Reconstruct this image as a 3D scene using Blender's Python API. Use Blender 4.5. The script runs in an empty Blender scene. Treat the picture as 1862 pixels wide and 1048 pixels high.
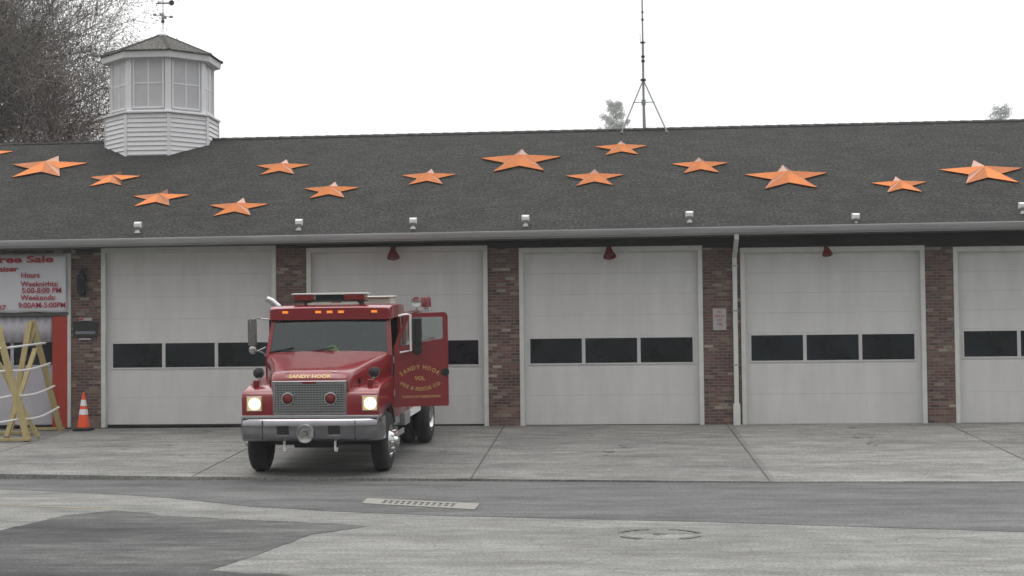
import bpy, math, random
from mathutils import Vector, Matrix
sc = bpy.context.scene
C = sc.collection
R = math.radians
# ------------------------------------------------------------------ camera
YAW, PITCH, ROLL = -.0642, .0347, -.0102
F = Vector((math.sin(YAW)*math.cos(PITCH), math.cos(YAW)*math.cos(PITCH), math.sin(PITCH)))
Rr = Vector((math.cos(YAW), -math.sin(YAW), 0)); Uu = Rr.cross(F)
Rt = Rr*math.cos(ROLL)+Uu*math.sin(ROLL); Up = -Rr*math.sin(ROLL)+Uu*math.cos(ROLL)
cam = bpy.data.objects.new("camera", bpy.data.cameras.new("camera")); C.objects.link(cam)
m = Matrix.Identity(4)
for i in range(3):
    m[i][0], m[i][1], m[i][2] = Rt[i], Up[i], -F[i]
m[0][3], m[1][3], m[2][3] = 0, -34.443, 1.885
cam.matrix_world = m
cam.data.lens = 54.14; cam.data.sensor_width = 36; cam.data.clip_end = 3000; cam.data.clip_start = .1
sc.camera = cam
# ------------------------------------------------------------------ light
SUN_EL, SUN_AZ = 74, 200
w = bpy.data.worlds.new("World"); sc.world = w; w.use_nodes = True
nt = w.node_tree; N = nt.nodes; L = nt.links
bg = N["Background"]
sky = N.new("ShaderNodeTexSky"); sky.sky_type = 'NISHITA'; sky.sun_disc = False
sky.sun_elevation = R(SUN_EL); sky.sun_rotation = R(SUN_AZ); sky.dust_density = 6; sky.air_density = 1.5
geo = N.new("ShaderNodeTexCoord"); sp = N.new("ShaderNodeSeparateXYZ"); L.new(geo.outputs['Generated'], sp.inputs[0])
ramp = N.new("ShaderNodeMapRange"); ramp.inputs[1].default_value = 0; ramp.inputs[2].default_value = 1
ramp.inputs[3].default_value = 9.3; ramp.inputs[4].default_value = 28; L.new(sp.outputs['Z'], ramp.inputs[0])
mapy = N.new("ShaderNodeMapRange"); mapy.inputs[1].default_value = -1; mapy.inputs[2].default_value = .6
mapy.inputs[3].default_value = .33; mapy.inputs[4].default_value = 1.0; L.new(sp.outputs['Y'], mapy.inputs[0])
mul = N.new("ShaderNodeMath"); mul.operation = 'MULTIPLY'; L.new(ramp.outputs[0], mul.inputs[0]); L.new(mapy.outputs[0], mul.inputs[1])
cn_ = N.new("ShaderNodeTexNoise"); cn_.inputs['Scale'].default_value = 2.2; cn_.inputs['Detail'].default_value = 4; L.new(geo.outputs['Generated'], cn_.inputs[0])
cr2 = N.new("ShaderNodeMapRange"); cr2.inputs[1].default_value = .3; cr2.inputs[2].default_value = .7; cr2.inputs[3].default_value = .90; cr2.inputs[4].default_value = 1.08; L.new(cn_.outputs[0], cr2.inputs[0])
mul0 = mul; mul = N.new("ShaderNodeMath"); mul.operation = 'MULTIPLY'; L.new(mul0.outputs[0], mul.inputs[0]); L.new(cr2.outputs[0], mul.inputs[1])
comb = N.new("ShaderNodeCombineColor")
for i, k in enumerate((1.0, 1.0, 1.0)):
    mm = N.new("ShaderNodeMath"); mm.operation = 'MULTIPLY'; mm.inputs[1].default_value = k
    L.new(mul.outputs[0], mm.inputs[0]); L.new(mm.outputs[0], comb.inputs[i])
mx = N.new("ShaderNodeMix"); mx.data_type = 'RGBA'; mx.inputs[0].default_value = .93
L.new(sky.outputs[0], mx.inputs[6]); L.new(comb.outputs[0], mx.inputs[7]); L.new(mx.outputs[2], bg.inputs[0])
bg.inputs[1].default_value = .1
sl = bpy.data.lights.new("sun", 'SUN'); sl.energy = .7; sl.angle = R(35); sl.color = (1, .97, .93)
so = bpy.data.objects.new("sun", sl); C.objects.link(so)
az = R(SUN_AZ); so.rotation_euler = (R(90-SUN_EL), 0, math.pi-az)   # light comes from behind the camera
sc.view_settings.view_transform = 'Standard'; sc.view_settings.look = 'None'
sc.view_settings.exposure = .12; sc.view_settings.gamma = 1
sc.cycles.volume_bounces = 1
# ------------------------------------------------------------------ materials
def mat(name, col, rough=.6, metal=0, var=0, vscale=8, bump=0, bscale=40, coat=0, spec=.5, emit=None, estr=0, stretch=(1, 1, 1), detail=6):
    m = bpy.data.materials.new(name); m.use_nodes = True
    n, l = m.node_tree.nodes, m.node_tree.links; b = n["Principled BSDF"]
    b.inputs['Roughness'].default_value = rough; b.inputs['Metallic'].default_value = metal
    b.inputs['Specular IOR Level'].default_value = spec; b.inputs['Coat Weight'].default_value = coat
    b.inputs['Coat Roughness'].default_value = .06
    b.inputs['Base Color'].default_value = (*col, 1)
    if var or bump:
        tc = n.new("ShaderNodeTexCoord"); mp = n.new("ShaderNodeMapping"); mp.inputs['Scale'].default_value = stretch
        l.new(tc.outputs['Object'], mp.inputs[0])
    if var:
        t = n.new("ShaderNodeTexNoise"); t.inputs['Scale'].default_value = vscale; t.inputs['Detail'].default_value = detail
        t.inputs['Roughness'].default_value = .65
        l.new(mp.outputs[0], t.inputs[0])
        r = n.new("ShaderNodeMapRange"); r.inputs[1].default_value = .3; r.inputs[2].default_value = .7
        r.inputs[3].default_value = 1-var; r.inputs[4].default_value = 1+var; l.new(t.outputs[0], r.inputs[0])
        v = n.new("ShaderNodeVectorMath"); v.operation = 'SCALE'; v.inputs[0].default_value = col
        l.new(r.outputs[0], v.inputs['Scale']); l.new(v.outputs[0], b.inputs['Base Color'])
    if bump:
        t2 = n.new("ShaderNodeTexNoise"); t2.inputs['Scale'].default_value = bscale; t2.inputs['Detail'].default_value = 4
        l.new(mp.outputs[0], t2.inputs[0])
        bp = n.new("ShaderNodeBump"); bp.inputs['Strength'].default_value = bump; bp.inputs['Distance'].default_value = .02
        l.new(t2.outputs[0], bp.inputs['Height']); l.new(bp.outputs[0], b.inputs['Normal'])
    if emit:
        b.inputs['Emission Color'].default_value = (*emit, 1); b.inputs['Emission Strength'].default_value = estr
    return m
def ramp_node(n, l, src, stops):
    r = n.new("ShaderNodeValToRGB"); l.new(src, r.inputs[0])
    e = r.color_ramp.elements
    while len(e) < len(stops): e.new(.5)
    for i, (p, c) in enumerate(stops): e[i].position = p; e[i].color = (*c, 1)
    return r
def brick_mat():
    m = bpy.data.materials.new("brick"); m.use_nodes = True
    n, l = m.node_tree.nodes, m.node_tree.links; b = n["Principled BSDF"]; b.inputs['Roughness'].default_value = .85
    tc = n.new("ShaderNodeTexCoord"); s = n.new("ShaderNodeSeparateXYZ"); l.new(tc.outputs['Object'], s.inputs[0])
    ad = n.new("ShaderNodeMath"); l.new(s.outputs[0], ad.inputs[0]); l.new(s.outputs[1], ad.inputs[1])
    c = n.new("ShaderNodeCombineXYZ"); l.new(ad.outputs[0], c.inputs[0]); l.new(s.outputs[2], c.inputs[1])
    t = n.new("ShaderNodeTexBrick"); l.new(c.outputs[0], t.inputs[0])
    t.inputs['Scale'].default_value = 1; t.inputs['Brick Width'].default_value = .205; t.inputs['Row Height'].default_value = .068
    t.inputs['Mortar Size'].default_value = .008; t.inputs['Mortar Smooth'].default_value = .2; t.inputs['Bias'].default_value = 0
    t.inputs['Color1'].default_value = (0, 0, 0, 1); t.inputs['Color2'].default_value = (1, 1, 1, 1); t.inputs['Mortar'].default_value = (.5, .5, .5, 1)
    # two cell patterns give each brick its own colour out of a mixed batch
    rr = ramp_node(n, l, t.outputs['Color'], [(0, (.055, .036, .036)), (.2, (.108, .052, .046)), (.45, (.15, .070, .058)), (.62, (.10, .070, .062)), (.8, (.17, .10, .075)), (.92, (.19, .145, .105)), (1, (.30, .27, .22))])
    nz = n.new("ShaderNodeTexNoise"); nz.inputs['Scale'].default_value = 1.1; nz.inputs['Detail'].default_value = 8; nz.inputs['Roughness'].default_value = .7; l.new(c.outputs[0], nz.inputs[0])
    mr = n.new("ShaderNodeMapRange"); mr.inputs[1].default_value = .3; mr.inputs[2].default_value = .7; mr.inputs[3].default_value = .6; mr.inputs[4].default_value = 1.35; l.new(nz.outputs[0], mr.inputs[0])
    v = n.new("ShaderNodeVectorMath"); v.operation = 'SCALE'; l.new(rr.outputs[0], v.inputs[0]); l.new(mr.outputs[0], v.inputs['Scale'])
    mx = n.new("ShaderNodeMix"); mx.data_type = 'RGBA'; l.new(t.outputs['Fac'], mx.inputs[0]); l.new(v.outputs[0], mx.inputs[6]); mx.inputs[7].default_value = (.15, .14, .135, 1)
    l.new(mx.outputs[2], b.inputs['Base Color'])
    bp = n.new("ShaderNodeBump"); bp.invert = True; bp.inputs['Strength'].default_value = .6; bp.inputs['Distance'].default_value = .01
    l.new(t.outputs['Fac'], bp.inputs['Height']); l.new(bp.outputs[0], b.inputs['Normal'])
    return m
def shingle_mat(name, base, sc_=1.0):
    m = bpy.data.materials.new(name); m.use_nodes = True
    n, l = m.node_tree.nodes, m.node_tree.links; b = n["Principled BSDF"]; b.inputs['Roughness'].default_value = .9; b.inputs['Specular IOR Level'].default_value = .2
    tc = n.new("ShaderNodeTexCoord")
    t = n.new("ShaderNodeTexBrick"); l.new(tc.outputs['UV'], t.inputs[0])
    t.inputs['Scale'].default_value = sc_; t.inputs['Brick Width'].default_value = .32; t.inputs['Row Height'].default_value = .14
    t.inputs['Mortar Size'].default_value = .012; t.inputs['Mortar Smooth'].default_value = .6
    t.inputs['Color1'].default_value = (.8, .8, .8, 1); t.inputs['Color2'].default_value = (1.2, 1.2, 1.2, 1); t.inputs['Mortar'].default_value = (.65, .65, .65, 1)
    nz = n.new("ShaderNodeTexNoise"); nz.inputs['Scale'].default_value = .8; nz.inputs['Detail'].default_value = 8; nz.inputs['Roughness'].default_value = .7; l.new(tc.outputs['UV'], nz.inputs[0])
    mr = n.new("ShaderNodeMapRange"); mr.inputs[1].default_value = .3; mr.inputs[2].default_value = .7; mr.inputs[3].default_value = .72; mr.inputs[4].default_value = 1.28; l.new(nz.outputs[0], mr.inputs[0])
    gr = n.new("ShaderNodeTexNoise"); gr.inputs['Scale'].default_value = 15; gr.inputs['Detail'].default_value = 3; l.new(tc.outputs['UV'], gr.inputs[0])
    r2 = ramp_node(n, l, gr.outputs[0], [(.30, tuple(x*.35 for x in base)), (.5, base), (.70, (base[0]*2.2, base[1]*2.1, base[2]*1.95))])
    v = n.new("ShaderNodeVectorMath"); v.operation = 'MULTIPLY'; l.new(r2.outputs[0], v.inputs[0]); l.new(t.outputs['Color'], v.inputs[1])
    v2 = n.new("ShaderNodeVectorMath"); v2.operation = 'SCALE'; l.new(v.outputs[0], v2.inputs[0]); l.new(mr.outputs[0], v2.inputs['Scale'])
    l.new(v2.outputs[0], b.inputs['Base Color'])
    bp = n.new("ShaderNodeBump"); bp.invert = True; bp.inputs['Strength'].default_value = .4; bp.inputs['Distance'].default_value = .01
    l.new(t.outputs['Fac'], bp.inputs['Height']); l.new(bp.outputs[0], b.inputs['Normal'])
    return m
def ground_mat(name, c0, c1, c2, patch=(.35, 1.2, 1), streak=(.12, 1.6, 1), grain=60, crack=0, rough=.85, slabs=None, mid=0):
    """worn pavement: broad tonal drift, lengthwise streaks, aggregate grain, optional cracks"""
    m = bpy.data.materials.new(name); m.use_nodes = True
    n, l = m.node_tree.nodes, m.node_tree.links; b = n["Principled BSDF"]; b.inputs['Roughness'].default_value = rough; b.inputs['Specular IOR Level'].default_value = .3
    tc = n.new("ShaderNodeTexCoord")
    def noise(scale, st, det=6, ro=.6):
        mp = n.new("ShaderNodeMapping"); mp.inputs['Scale'].default_value = st; l.new(tc.outputs['Object'], mp.inputs[0])
        t = n.new("ShaderNodeTexNoise"); t.inputs['Scale'].default_value = scale; t.inputs['Detail'].default_value = det; t.inputs['Roughness'].default_value = ro
        l.new(mp.outputs[0], t.inputs[0]); return t.outputs[0]
    a = noise(1.0, patch); s = noise(1.0, streak, 8, .7); g = noise(grain, (1, 1, 1), 3)
    ad = n.new("ShaderNodeMath"); l.new(a, ad.inputs[0]); l.new(s, ad.inputs[1])
    hf = n.new("ShaderNodeMath"); hf.operation = 'MULTIPLY'; hf.inputs[1].default_value = .5; l.new(ad.outputs[0], hf.inputs[0])
    r = ramp_node(n, l, hf.outputs[0], [(.36, c0), (.5, c1), (.64, c2)])
    mr = n.new("ShaderNodeMapRange"); mr.inputs[1].default_value = .3; mr.inputs[2].default_value = .7; mr.inputs[3].default_value = .62; mr.inputs[4].default_value = 1.38; l.new(g, mr.inputs[0])
    v = n.new("ShaderNodeVectorMath"); v.operation = 'SCALE'; l.new(r.outputs[0], v.inputs[0]); l.new(mr.outputs[0], v.inputs['Scale'])
    out = v.outputs[0]
    if mid:      # hand-sized blotches and worn spots
        q = noise(1.0, (1.6*mid, 4.2*mid, 1), 7, .72)
        qr = n.new("ShaderNodeMapRange"); qr.inputs[1].default_value = .36; qr.inputs[2].default_value = .66; qr.inputs[3].default_value = .72; qr.inputs[4].default_value = 1.3; l.new(q, qr.inputs[0])
        vq = n.new("ShaderNodeVectorMath"); vq.operation = 'SCALE'; l.new(out, vq.inputs[0]); l.new(qr.outputs[0], vq.inputs['Scale']); out = vq.outputs[0]
    if slabs:    # each pour of concrete weathered to its own tone
        sx = n.new("ShaderNodeSeparateXYZ"); l.new(tc.outputs['Object'], sx.inputs[0])
        mx_ = n.new("ShaderNodeMapRange"); mx_.inputs[1].default_value = -20; mx_.inputs[2].default_value = 20; l.new(sx.outputs[0], mx_.inputs[0])
        rr = ramp_node(n, l, mx_.outputs[0], [((x+20)/40, (k, k, k)) for x, k in slabs]); rr.color_ramp.interpolation = 'CONSTANT'
        vs_ = n.new("ShaderNodeVectorMath"); vs_.operation = 'MULTIPLY'; l.new(out, vs_.inputs[0]); l.new(rr.outputs[0], vs_.inputs[1]); out = vs_.outputs[0]
    if crack:
        mp = n.new("ShaderNodeMapping"); mp.inputs['Scale'].default_value = (.28, .5, 1); l.new(tc.outputs['Object'], mp.inputs[0])
        nz = n.new("ShaderNodeTexNoise"); nz.inputs['Scale'].default_value = 1.5; nz.inputs['Detail'].default_value = 5; l.new(mp.outputs[0], nz.inputs[0])
        vm = n.new("ShaderNodeVectorMath"); vm.operation = 'MULTIPLY_ADD'; l.new(nz.outputs[1], vm.inputs[0]); vm.inputs[1].default_value = (.5, .5, 0); l.new(mp.outputs[0], vm.inputs[2])
        vo = n.new("ShaderNodeTexVoronoi"); vo.feature = 'DISTANCE_TO_EDGE'; l.new(vm.outputs[0], vo.inputs[0])
        cm = n.new("ShaderNodeMapRange"); cm.inputs[1].default_value = 0; cm.inputs[2].default_value = .012; cm.inputs[3].default_value = crack; cm.inputs[4].default_value = 1; l.new(vo.outputs[0], cm.inputs[0])
        v3 = n.new("ShaderNodeVectorMath"); v3.operation = 'SCALE'; l.new(out, v3.inputs[0]); l.new(cm.outputs[0], v3.inputs['Scale']); out = v3.outputs[0]
    l.new(out, b.inputs['Base Color'])
    bp = n.new("ShaderNodeBump"); bp.inputs['Strength'].default_value = .35; bp.inputs['Distance'].default_value = .01
    l.new(g, bp.inputs['Height']); l.new(bp.outputs[0], b.inputs['Normal'])
    return m
M = {}
M['brick'] = brick_mat()
M['roof'] = shingle_mat("roof_shingle", (.029, .029, .028))
M['cup_roof'] = shingle_mat("cupola_shingle", (.095, .093, .088))
M['door'] = mat("door_paint", (.575, .568, .568), .5, var=.07, vscale=1.3, stretch=(2.5, 1, .5), bump=.15, bscale=90)
M['door_grey'] = mat("door_paint_mauve", (.44, .42, .47), .6, var=.08, vscale=1.5)
M['trim'] = mat("white_trim", (.55, .56, .54), .5, var=.10, vscale=3)
M['cup_white'] = mat("cupola_white", (.66, .66, .68), .5, var=.05, vscale=3)
M['cup_glass'] = mat("frosted_pane", (.46, .46, .48), .35, var=.10, vscale=1.2)
M['glass'] = mat("dark_glass", (.010, .013, .019), .09, spec=.35, var=.8, vscale=1.1)  # strong colour blotches stand in for uneven interior light behind the door panes
M['black'] = mat("black_rubber", (.012, .012, .013), .75, var=.2, vscale=12)
M['blackm'] = mat("black_metal", (.012, .012, .014), .5)
M['gutter'] = mat("gutter_aluminium", (.30, .305, .31), .4, var=.15, vscale=2.0, stretch=(.4, 3, 3))
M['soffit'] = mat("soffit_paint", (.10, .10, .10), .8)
M['eave_shade'] = mat("eave_shade_dark", (.010, .009, .009), .7)  # near-black colour that paints in the shade under the eave
M['copper'] = mat("copper_star", (.31, .108, .040), .26, metal=1, var=.14, vscale=3)
M['galv'] = mat("galvanised_steel", (.30, .31, .32), .45, metal=.6, var=.15, vscale=10)
M['lampwhite'] = mat("lamp_housing_white", (.60, .60, .58), .5, var=.1, vscale=10)
M['red'] = mat("fire_engine_red", (.19, .0035, .010), .24, var=.06, vscale=2, coat=.6)
M['reddark'] = mat("red_lens", (.15, .004, .006), .2, coat=.4)
M['chrome'] = mat("chrome", (.50, .50, .51), .13, metal=1, var=.06, vscale=6)
M['chrome_dull'] = mat("bumper_chrome", (.30, .29, .31), .16, metal=1, var=.12, vscale=5)
M['alu'] = mat("polished_tread_plate", (.42, .43, .44), .35, metal=.7, var=.12, vscale=15)
M['grille'] = mat("grille_metal", (.42, .43, .44), .30, metal=.9)
M['cream'] = mat("cream_paint", (.50, .48, .42), .5, var=.06)
M['amber'] = mat("amber_lens", (.75, .20, .02), .3, emit=(1, .3, .03), estr=.35)
M['gold'] = mat("gold_leaf", (.52, .36, .12), .45, metal=.25)
M['seat'] = mat("seat_fabric", (.03, .03, .035), .9)
M['inside'] = mat("cab_interior_grey", (.035, .034, .036), .85)
M['vest'] = mat("hi_vis_cloth", (.45, .85, .10), .8)
M['tyre'] = mat("tyre_rubber", (.014, .014, .015), .8, var=.3, vscale=10, bump=.3, bscale=30)
M['head'] = mat("headlight_glow", (.9, .85, .7), .3, emit=(1, .76, .38), estr=7)
M['lens'] = mat("lamp_lens", (.5, .42, .28), .2, emit=(1, .62, .22), estr=.30)
M['wood'] = mat("yellow_pine", (.36, .29, .14), .75, var=.18, vscale=3, stretch=(5, 5, .8), bump=.15, bscale=30)
M['rope'] = mat("white_pipe", (.66, .66, .66), .6)
M['banner'] = mat("vinyl_banner", (.58, .58, .63), .55, var=.04, vscale=1.5)
M['bred'] = mat("banner_red_ink", (.36, .02, .045), .6)
M['redboard'] = mat("red_painted_board", (.34, .028, .014), .6, var=.10, vscale=3, stretch=(4, 4, 1))
M['cone'] = mat("traffic_cone_orange", (.75, .085, .02), .5, var=.06)
M['white'] = mat("reflective_white", (.72, .72, .72), .4)
M['signw'] = mat("sign_white", (.36, .34, .34), .5, var=.08, vscale=6)
M['signr'] = mat("sign_red", (.30, .05, .08), .5)
M['plaq'] = mat("plaque_letter_grey", (.16, .18, .20), .5)
M['bark'] = mat("bark", (.085, .07, .06), .95, var=.3, vscale=3)
M['twig'] = mat("twig_bark", (.185, .165, .155), .95, var=.35, vscale=.6)
M['leafdk'] = mat("withered_foliage", (.085, .088, .068), .9, var=.45, vscale=.5)
M['leafrd'] = mat("russet_foliage", (.11, .072, .062), .9, var=.4, vscale=.5)
M['evergreen'] = mat("needle_foliage", (.26, .275, .265), .9, var=.4, vscale=.4)
M['ivory'] = mat("ceiling", (.5, .5, .5))
M['drive'] = ground_mat("driveway_concrete", (.112, .112, .107), (.174, .173, .165), (.222, .221, .208), patch=(.16, .42, 1), streak=(.3, 1.3, 1), grain=26, mid=.7, slabs=[(-20, .98), (-12.2, 1.0), (-7.3, .92), (-2.42, .90), (2.52, 1.10), (7.28, .97)])
M['road'] = ground_mat("worn_street", (.130, .130, .123), (.170, .170, .161), (.206, .206, .194), patch=(.2, .7, 1), streak=(.4, 1.5, 1), grain=26, crack=.62, mid=.7)
M['band'] = ground_mat("asphalt_band", (.068, .068, .069), (.096, .096, .096), (.125, .125, .124), patch=(.2, .8, 1), streak=(.2, 1.8, 1), grain=26, mid=.5)
M['patch'] = ground_mat("asphalt_patch", (.024, .025, .027), (.052, .053, .053), (.115, .117, .112), patch=(.55, 1.0, 1), streak=(.35, 1.3, 1), grain=26, mid=.8)
def fade(m):
    n, l = m.node_tree.nodes, m.node_tree.links
    tc = n.new("ShaderNodeTexCoord"); s = n.new("ShaderNodeSeparateXYZ"); l.new(tc.outputs['Object'], s.inputs[0])
    g = n.new("ShaderNodeMapRange"); g.inputs[1].default_value = -15.6; g.inputs[2].default_value = -13.4; g.inputs[3].default_value = 1.5; g.inputs[4].default_value = .0; l.new(s.outputs[1], g.inputs[0])
    gx = n.new("ShaderNodeMapRange"); gx.inputs[1].default_value = -6.6; gx.inputs[2].default_value = -5.4; gx.inputs[3].default_value = 1.2; gx.inputs[4].default_value = 0; l.new(s.outputs[0], gx.inputs[0])
    mp = n.new("ShaderNodeMapping"); mp.inputs['Scale'].default_value = (1.1, 2.2, 1); l.new(tc.outputs['Object'], mp.inputs[0])
    z = n.new("ShaderNodeTexNoise"); z.inputs['Scale'].default_value = 1.4; z.inputs['Detail'].default_value = 8; z.inputs['Roughness'].default_value = .7; l.new(mp.outputs[0], z.inputs[0])
    a = n.new("ShaderNodeMath"); l.new(g.outputs[0], a.inputs[0]); l.new(gx.outputs[0], a.inputs[1])
    b = n.new("ShaderNodeMath"); l.new(a.outputs[0], b.inputs[0]); l.new(z.outputs[0], b.inputs[1])
    r = n.new("ShaderNodeMapRange"); r.inputs[1].default_value = .62; r.inputs[2].default_value = 1.0; l.new(b.outputs[0], r.inputs[0])
    l.new(r.outputs[0], n["Principled BSDF"].inputs['Alpha'])
fade(M['patch'])
M['grass'] = ground_mat("ground_grass", (.035, .05, .02), (.05, .065, .03), (.07, .085, .04))
M['tar'] = mat("tar_joint", (.05, .05, .048), .8, var=.4, vscale=6)
M['drain'] = mat("drain_concrete", (.22, .215, .19), .8, var=.12, vscale=5, bump=.2)
M['iron'] = mat("cast_iron", (.12, .115, .105), .7, var=.3, vscale=10)
M['yellow'] = mat("faded_line_paint", (.30, .25, .14), .8, var=.25, vscale=4)
def glass_mat():
    m = bpy.data.materials.new("windscreen_glass"); m.use_nodes = True
    n, l = m.node_tree.nodes, m.node_tree.links; n.remove(n["Principled BSDF"])
    t = n.new("ShaderNodeBsdfTransparent"); t.inputs[0].default_value = (.55, .62, .6, 1)
    g = n.new("ShaderNodeBsdfGlossy"); g.inputs['Roughness'].default_value = .03; g.inputs[0].default_value = (.85, .95, .95, 1)
    f = n.new("ShaderNodeFresnel"); f.inputs[0].default_value = 1.9
    x = n.new("ShaderNodeMixShader"); l.new(f.outputs[0], x.inputs[0]); l.new(t.outputs[0], x.inputs[1]); l.new(g.outputs[0], x.inputs[2])
    l.new(x.outputs[0], n["Material Output"].inputs[0]); return m
M['wind'] = glass_mat()
# ------------------------------------------------------------------ helpers
class MB:
    def __init__(s): s.v = []; s.f = []; s.mi = []; s.uv = {}; s.cur = 0; s.sm = set()
    def mat(s, i): s.cur = i; return s
    def add(s, vs, fs, smooth=False, uvs=None):
        o = len(s.v); s.v += [tuple(v) for v in vs]
        for k, f in enumerate(fs):
            if smooth: s.sm.add(len(s.f))
            if uvs: s.uv[len(s.f)] = uvs[k]
            s.f.append(tuple(i+o for i in f)); s.mi.append(s.cur)
        return s
    def box(s, x0, x1, y0, y1, z0, z1):
        return s.add([(x0, y0, z0), (x1, y0, z0), (x1, y1, z0), (x0, y1, z0), (x0, y0, z1), (x1, y0, z1), (x1, y1, z1), (x0, y1, z1)],
                     [(0, 3, 2, 1), (4, 5, 6, 7), (0, 1, 5, 4), (1, 2, 6, 5), (2, 3, 7, 6), (3, 0, 4, 7)])
    def bar(s, a, b, w, h, up=(0, 0, 1)):
        a = Vector(a); b = Vector(b); d = (b-a).normalized(); u = Vector(up)
        if abs(d.dot(u)) > .98: u = Vector((0, 1, 0))
        x = d.cross(u).normalized(); y = x.cross(d)
        vs = [p+x*i*w/2+y*j*h/2 for p in (a, b) for i, j in ((-1, -1), (1, -1), (1, 1), (-1, 1))]
        return s.add(vs, [(0, 1, 2, 3), (7, 6, 5, 4), (0, 4, 5, 1), (1, 5, 6, 2), (2, 6, 7, 3), (3, 7, 4, 0)])
    def tube(s, pts, rad, n=8, cap=True):
        pts = [Vector(p) for p in pts]
        if not isinstance(rad, (list, tuple)): rad = [rad]*len(pts)
        rings = []; prev = None
        for i, p in enumerate(pts):
            d = (pts[min(i+1, len(pts)-1)]-pts[max(i-1, 0)])
            d = d.normalized() if d.length > 1e-9 else Vector((0, 0, 1))
            u = prev if prev and abs(prev.dot(d)) < .95 else (Vector((0, 0, 1)) if abs(d.z) < .9 else Vector((1, 0, 0)))
            x = d.cross(u).normalized(); y = x.cross(d); prev = y
            rings.append([p+(x*math.cos(2*math.pi*k/n)+y*math.sin(2*math.pi*k/n))*rad[i] for k in range(n)])
        vs = [v for r in rings for v in r]; fs = []
        for i in range(len(pts)-1):
            for k in range(n):
                fs.append((i*n+k, i*n+(k+1) % n, (i+1)*n+(k+1) % n, (i+1)*n+k))
        s.add(vs, fs, True)
        if cap: s.add(rings[0], [tuple(range(n))]); s.add(rings[-1], [tuple(reversed(range(n)))])
        return s
    def lathe(s, c, axis, prof, n=24, smooth=True):
        """prof = [(distance along axis, radius)]"""
        c = Vector(c); a = Vector(axis).normalized(); u = Vector((0, 0, 1)) if abs(a.z) < .9 else Vector((1, 0, 0))
        x = a.cross(u).normalized(); y = a.cross(x)
        vs = [c+a*t+(x*math.cos(2*math.pi*k/n)+y*math.sin(2*math.pi*k/n))*r for t, r in prof for k in range(n)]
        fs = [(i*n+k, (i+1)*n+k, (i+1)*n+(k+1) % n, i*n+(k+1) % n) for i in range(len(prof)-1) for k in range(n)]
        return s.add(vs, fs, smooth)
    def prism(s, poly, axis, a, b):
        """poly in the two other axes (in order x<y<z), extruded along axis from a to b"""
        def P(p, t): return (t, p[0], p[1]) if axis == 'x' else (p[0], t, p[1]) if axis == 'y' else (p[0], p[1], t)
        n = len(poly); vs = [P(p, a) for p in poly]+[P(p, b) for p in poly]
        return s.add(vs, [tuple(range(n)), tuple(reversed(range(n, 2*n)))]+[(i, n+i, n+(i+1) % n, (i+1) % n) for i in range(n)])
    def loft(s, secs, closed=True, caps=True, smooth=False):
        n = len(secs[0]); vs = [p for q in secs for p in q]; fs = []
        for i in range(len(secs)-1):
            for k in range(n if closed else n-1):
                fs.append((i*n+k, i*n+(k+1) % n, (i+1)*n+(k+1) % n, (i+1)*n+k))
        s.add(vs, fs, smooth)
        if caps: s.add(secs[0], [tuple(range(n))]); s.add(secs[-1], [tuple(reversed(range(n)))])
        return s
    def build(s, name, mats, parent=None, bevel=0, recalc=True):
        me = bpy.data.meshes.new(name); me.from_pydata(s.v, [], s.f)
        if not isinstance(mats, (list, tuple)): mats = [mats]
        for k in mats: me.materials.append(M[k] if isinstance(k, str) else k)
        me.polygons.foreach_set('material_index', s.mi)
        if s.uv:
            ul = me.uv_layers.new(name="uv")
            for p in me.polygons:
                if p.index in s.uv:
                    for k, li in enumerate(p.loop_indices): ul.data[li].uv = s.uv[p.index][k]
        if recalc:
            import bmesh
            bm = bmesh.new(); bm.from_mesh(me)
            bmesh.ops.remove_doubles(bm, verts=bm.verts, dist=1e-6)
            bmesh.ops.recalc_face_normals(bm, faces=bm.faces); bm.to_mesh(me); bm.free()
        if s.sm:
            for p in me.polygons: p.use_smooth = True
            try: me.set_sharp_from_angle(angle=R(38))
            except Exception: pass
        o = bpy.data.objects.new(name, me); C.objects.link(o)
        if parent: o.parent = parent
        if bevel:
            b = o.modifiers.new("bevel", 'BEVEL'); b.width = bevel; b.segments = 3; b.limit_method = 'ANGLE'; b.angle_limit = R(35)
            for p in me.polygons: p.use_smooth = True
            try: me.set_sharp_from_angle(angle=R(50))
            except Exception: pass
        return o
def tag(o, label=None, cat=None, group=None, kind=None):
    for k, v in (('label', label), ('category', cat), ('group', group), ('kind', kind)):
        if v: o[k] = v
    return o
def empty(name, loc=(0, 0, 0), rot=(0, 0, 0), **k):
    o = bpy.data.objects.new(name, None); C.objects.link(o); o.location = loc; o.rotation_euler = rot; o.empty_display_size = .3
    return tag(o, **k)
def copy_tree(o, parent=None):
    c = o.copy(); C.objects.link(c); c.parent = parent
    for ch in [x for x in sc.objects if x.parent == o]: copy_tree(ch, c)
    return c
_tc = {}
def glyphs(s, size, bold=0):
    key = (s, size, bold)
    if key not in _tc:
        cu = bpy.data.curves.new("t", 'FONT'); cu.body = s; cu.size = size; cu.offset = bold*size; cu.resolution_u = 3
        o = bpy.data.objects.new("t", cu); C.objects.link(o); bpy.context.view_layer.update()
        me = bpy.data.meshes.new_from_object(o.evaluated_get(bpy.context.evaluated_depsgraph_get()))
        vs = [tuple(v.co) for v in me.vertices]; fs = [tuple(p.vertices) for p in me.polygons]
        bpy.data.objects.remove(o); bpy.data.curves.remove(cu); bpy.data.meshes.remove(me)
        _tc[key] = (vs, fs)
    return _tc[key]
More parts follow.
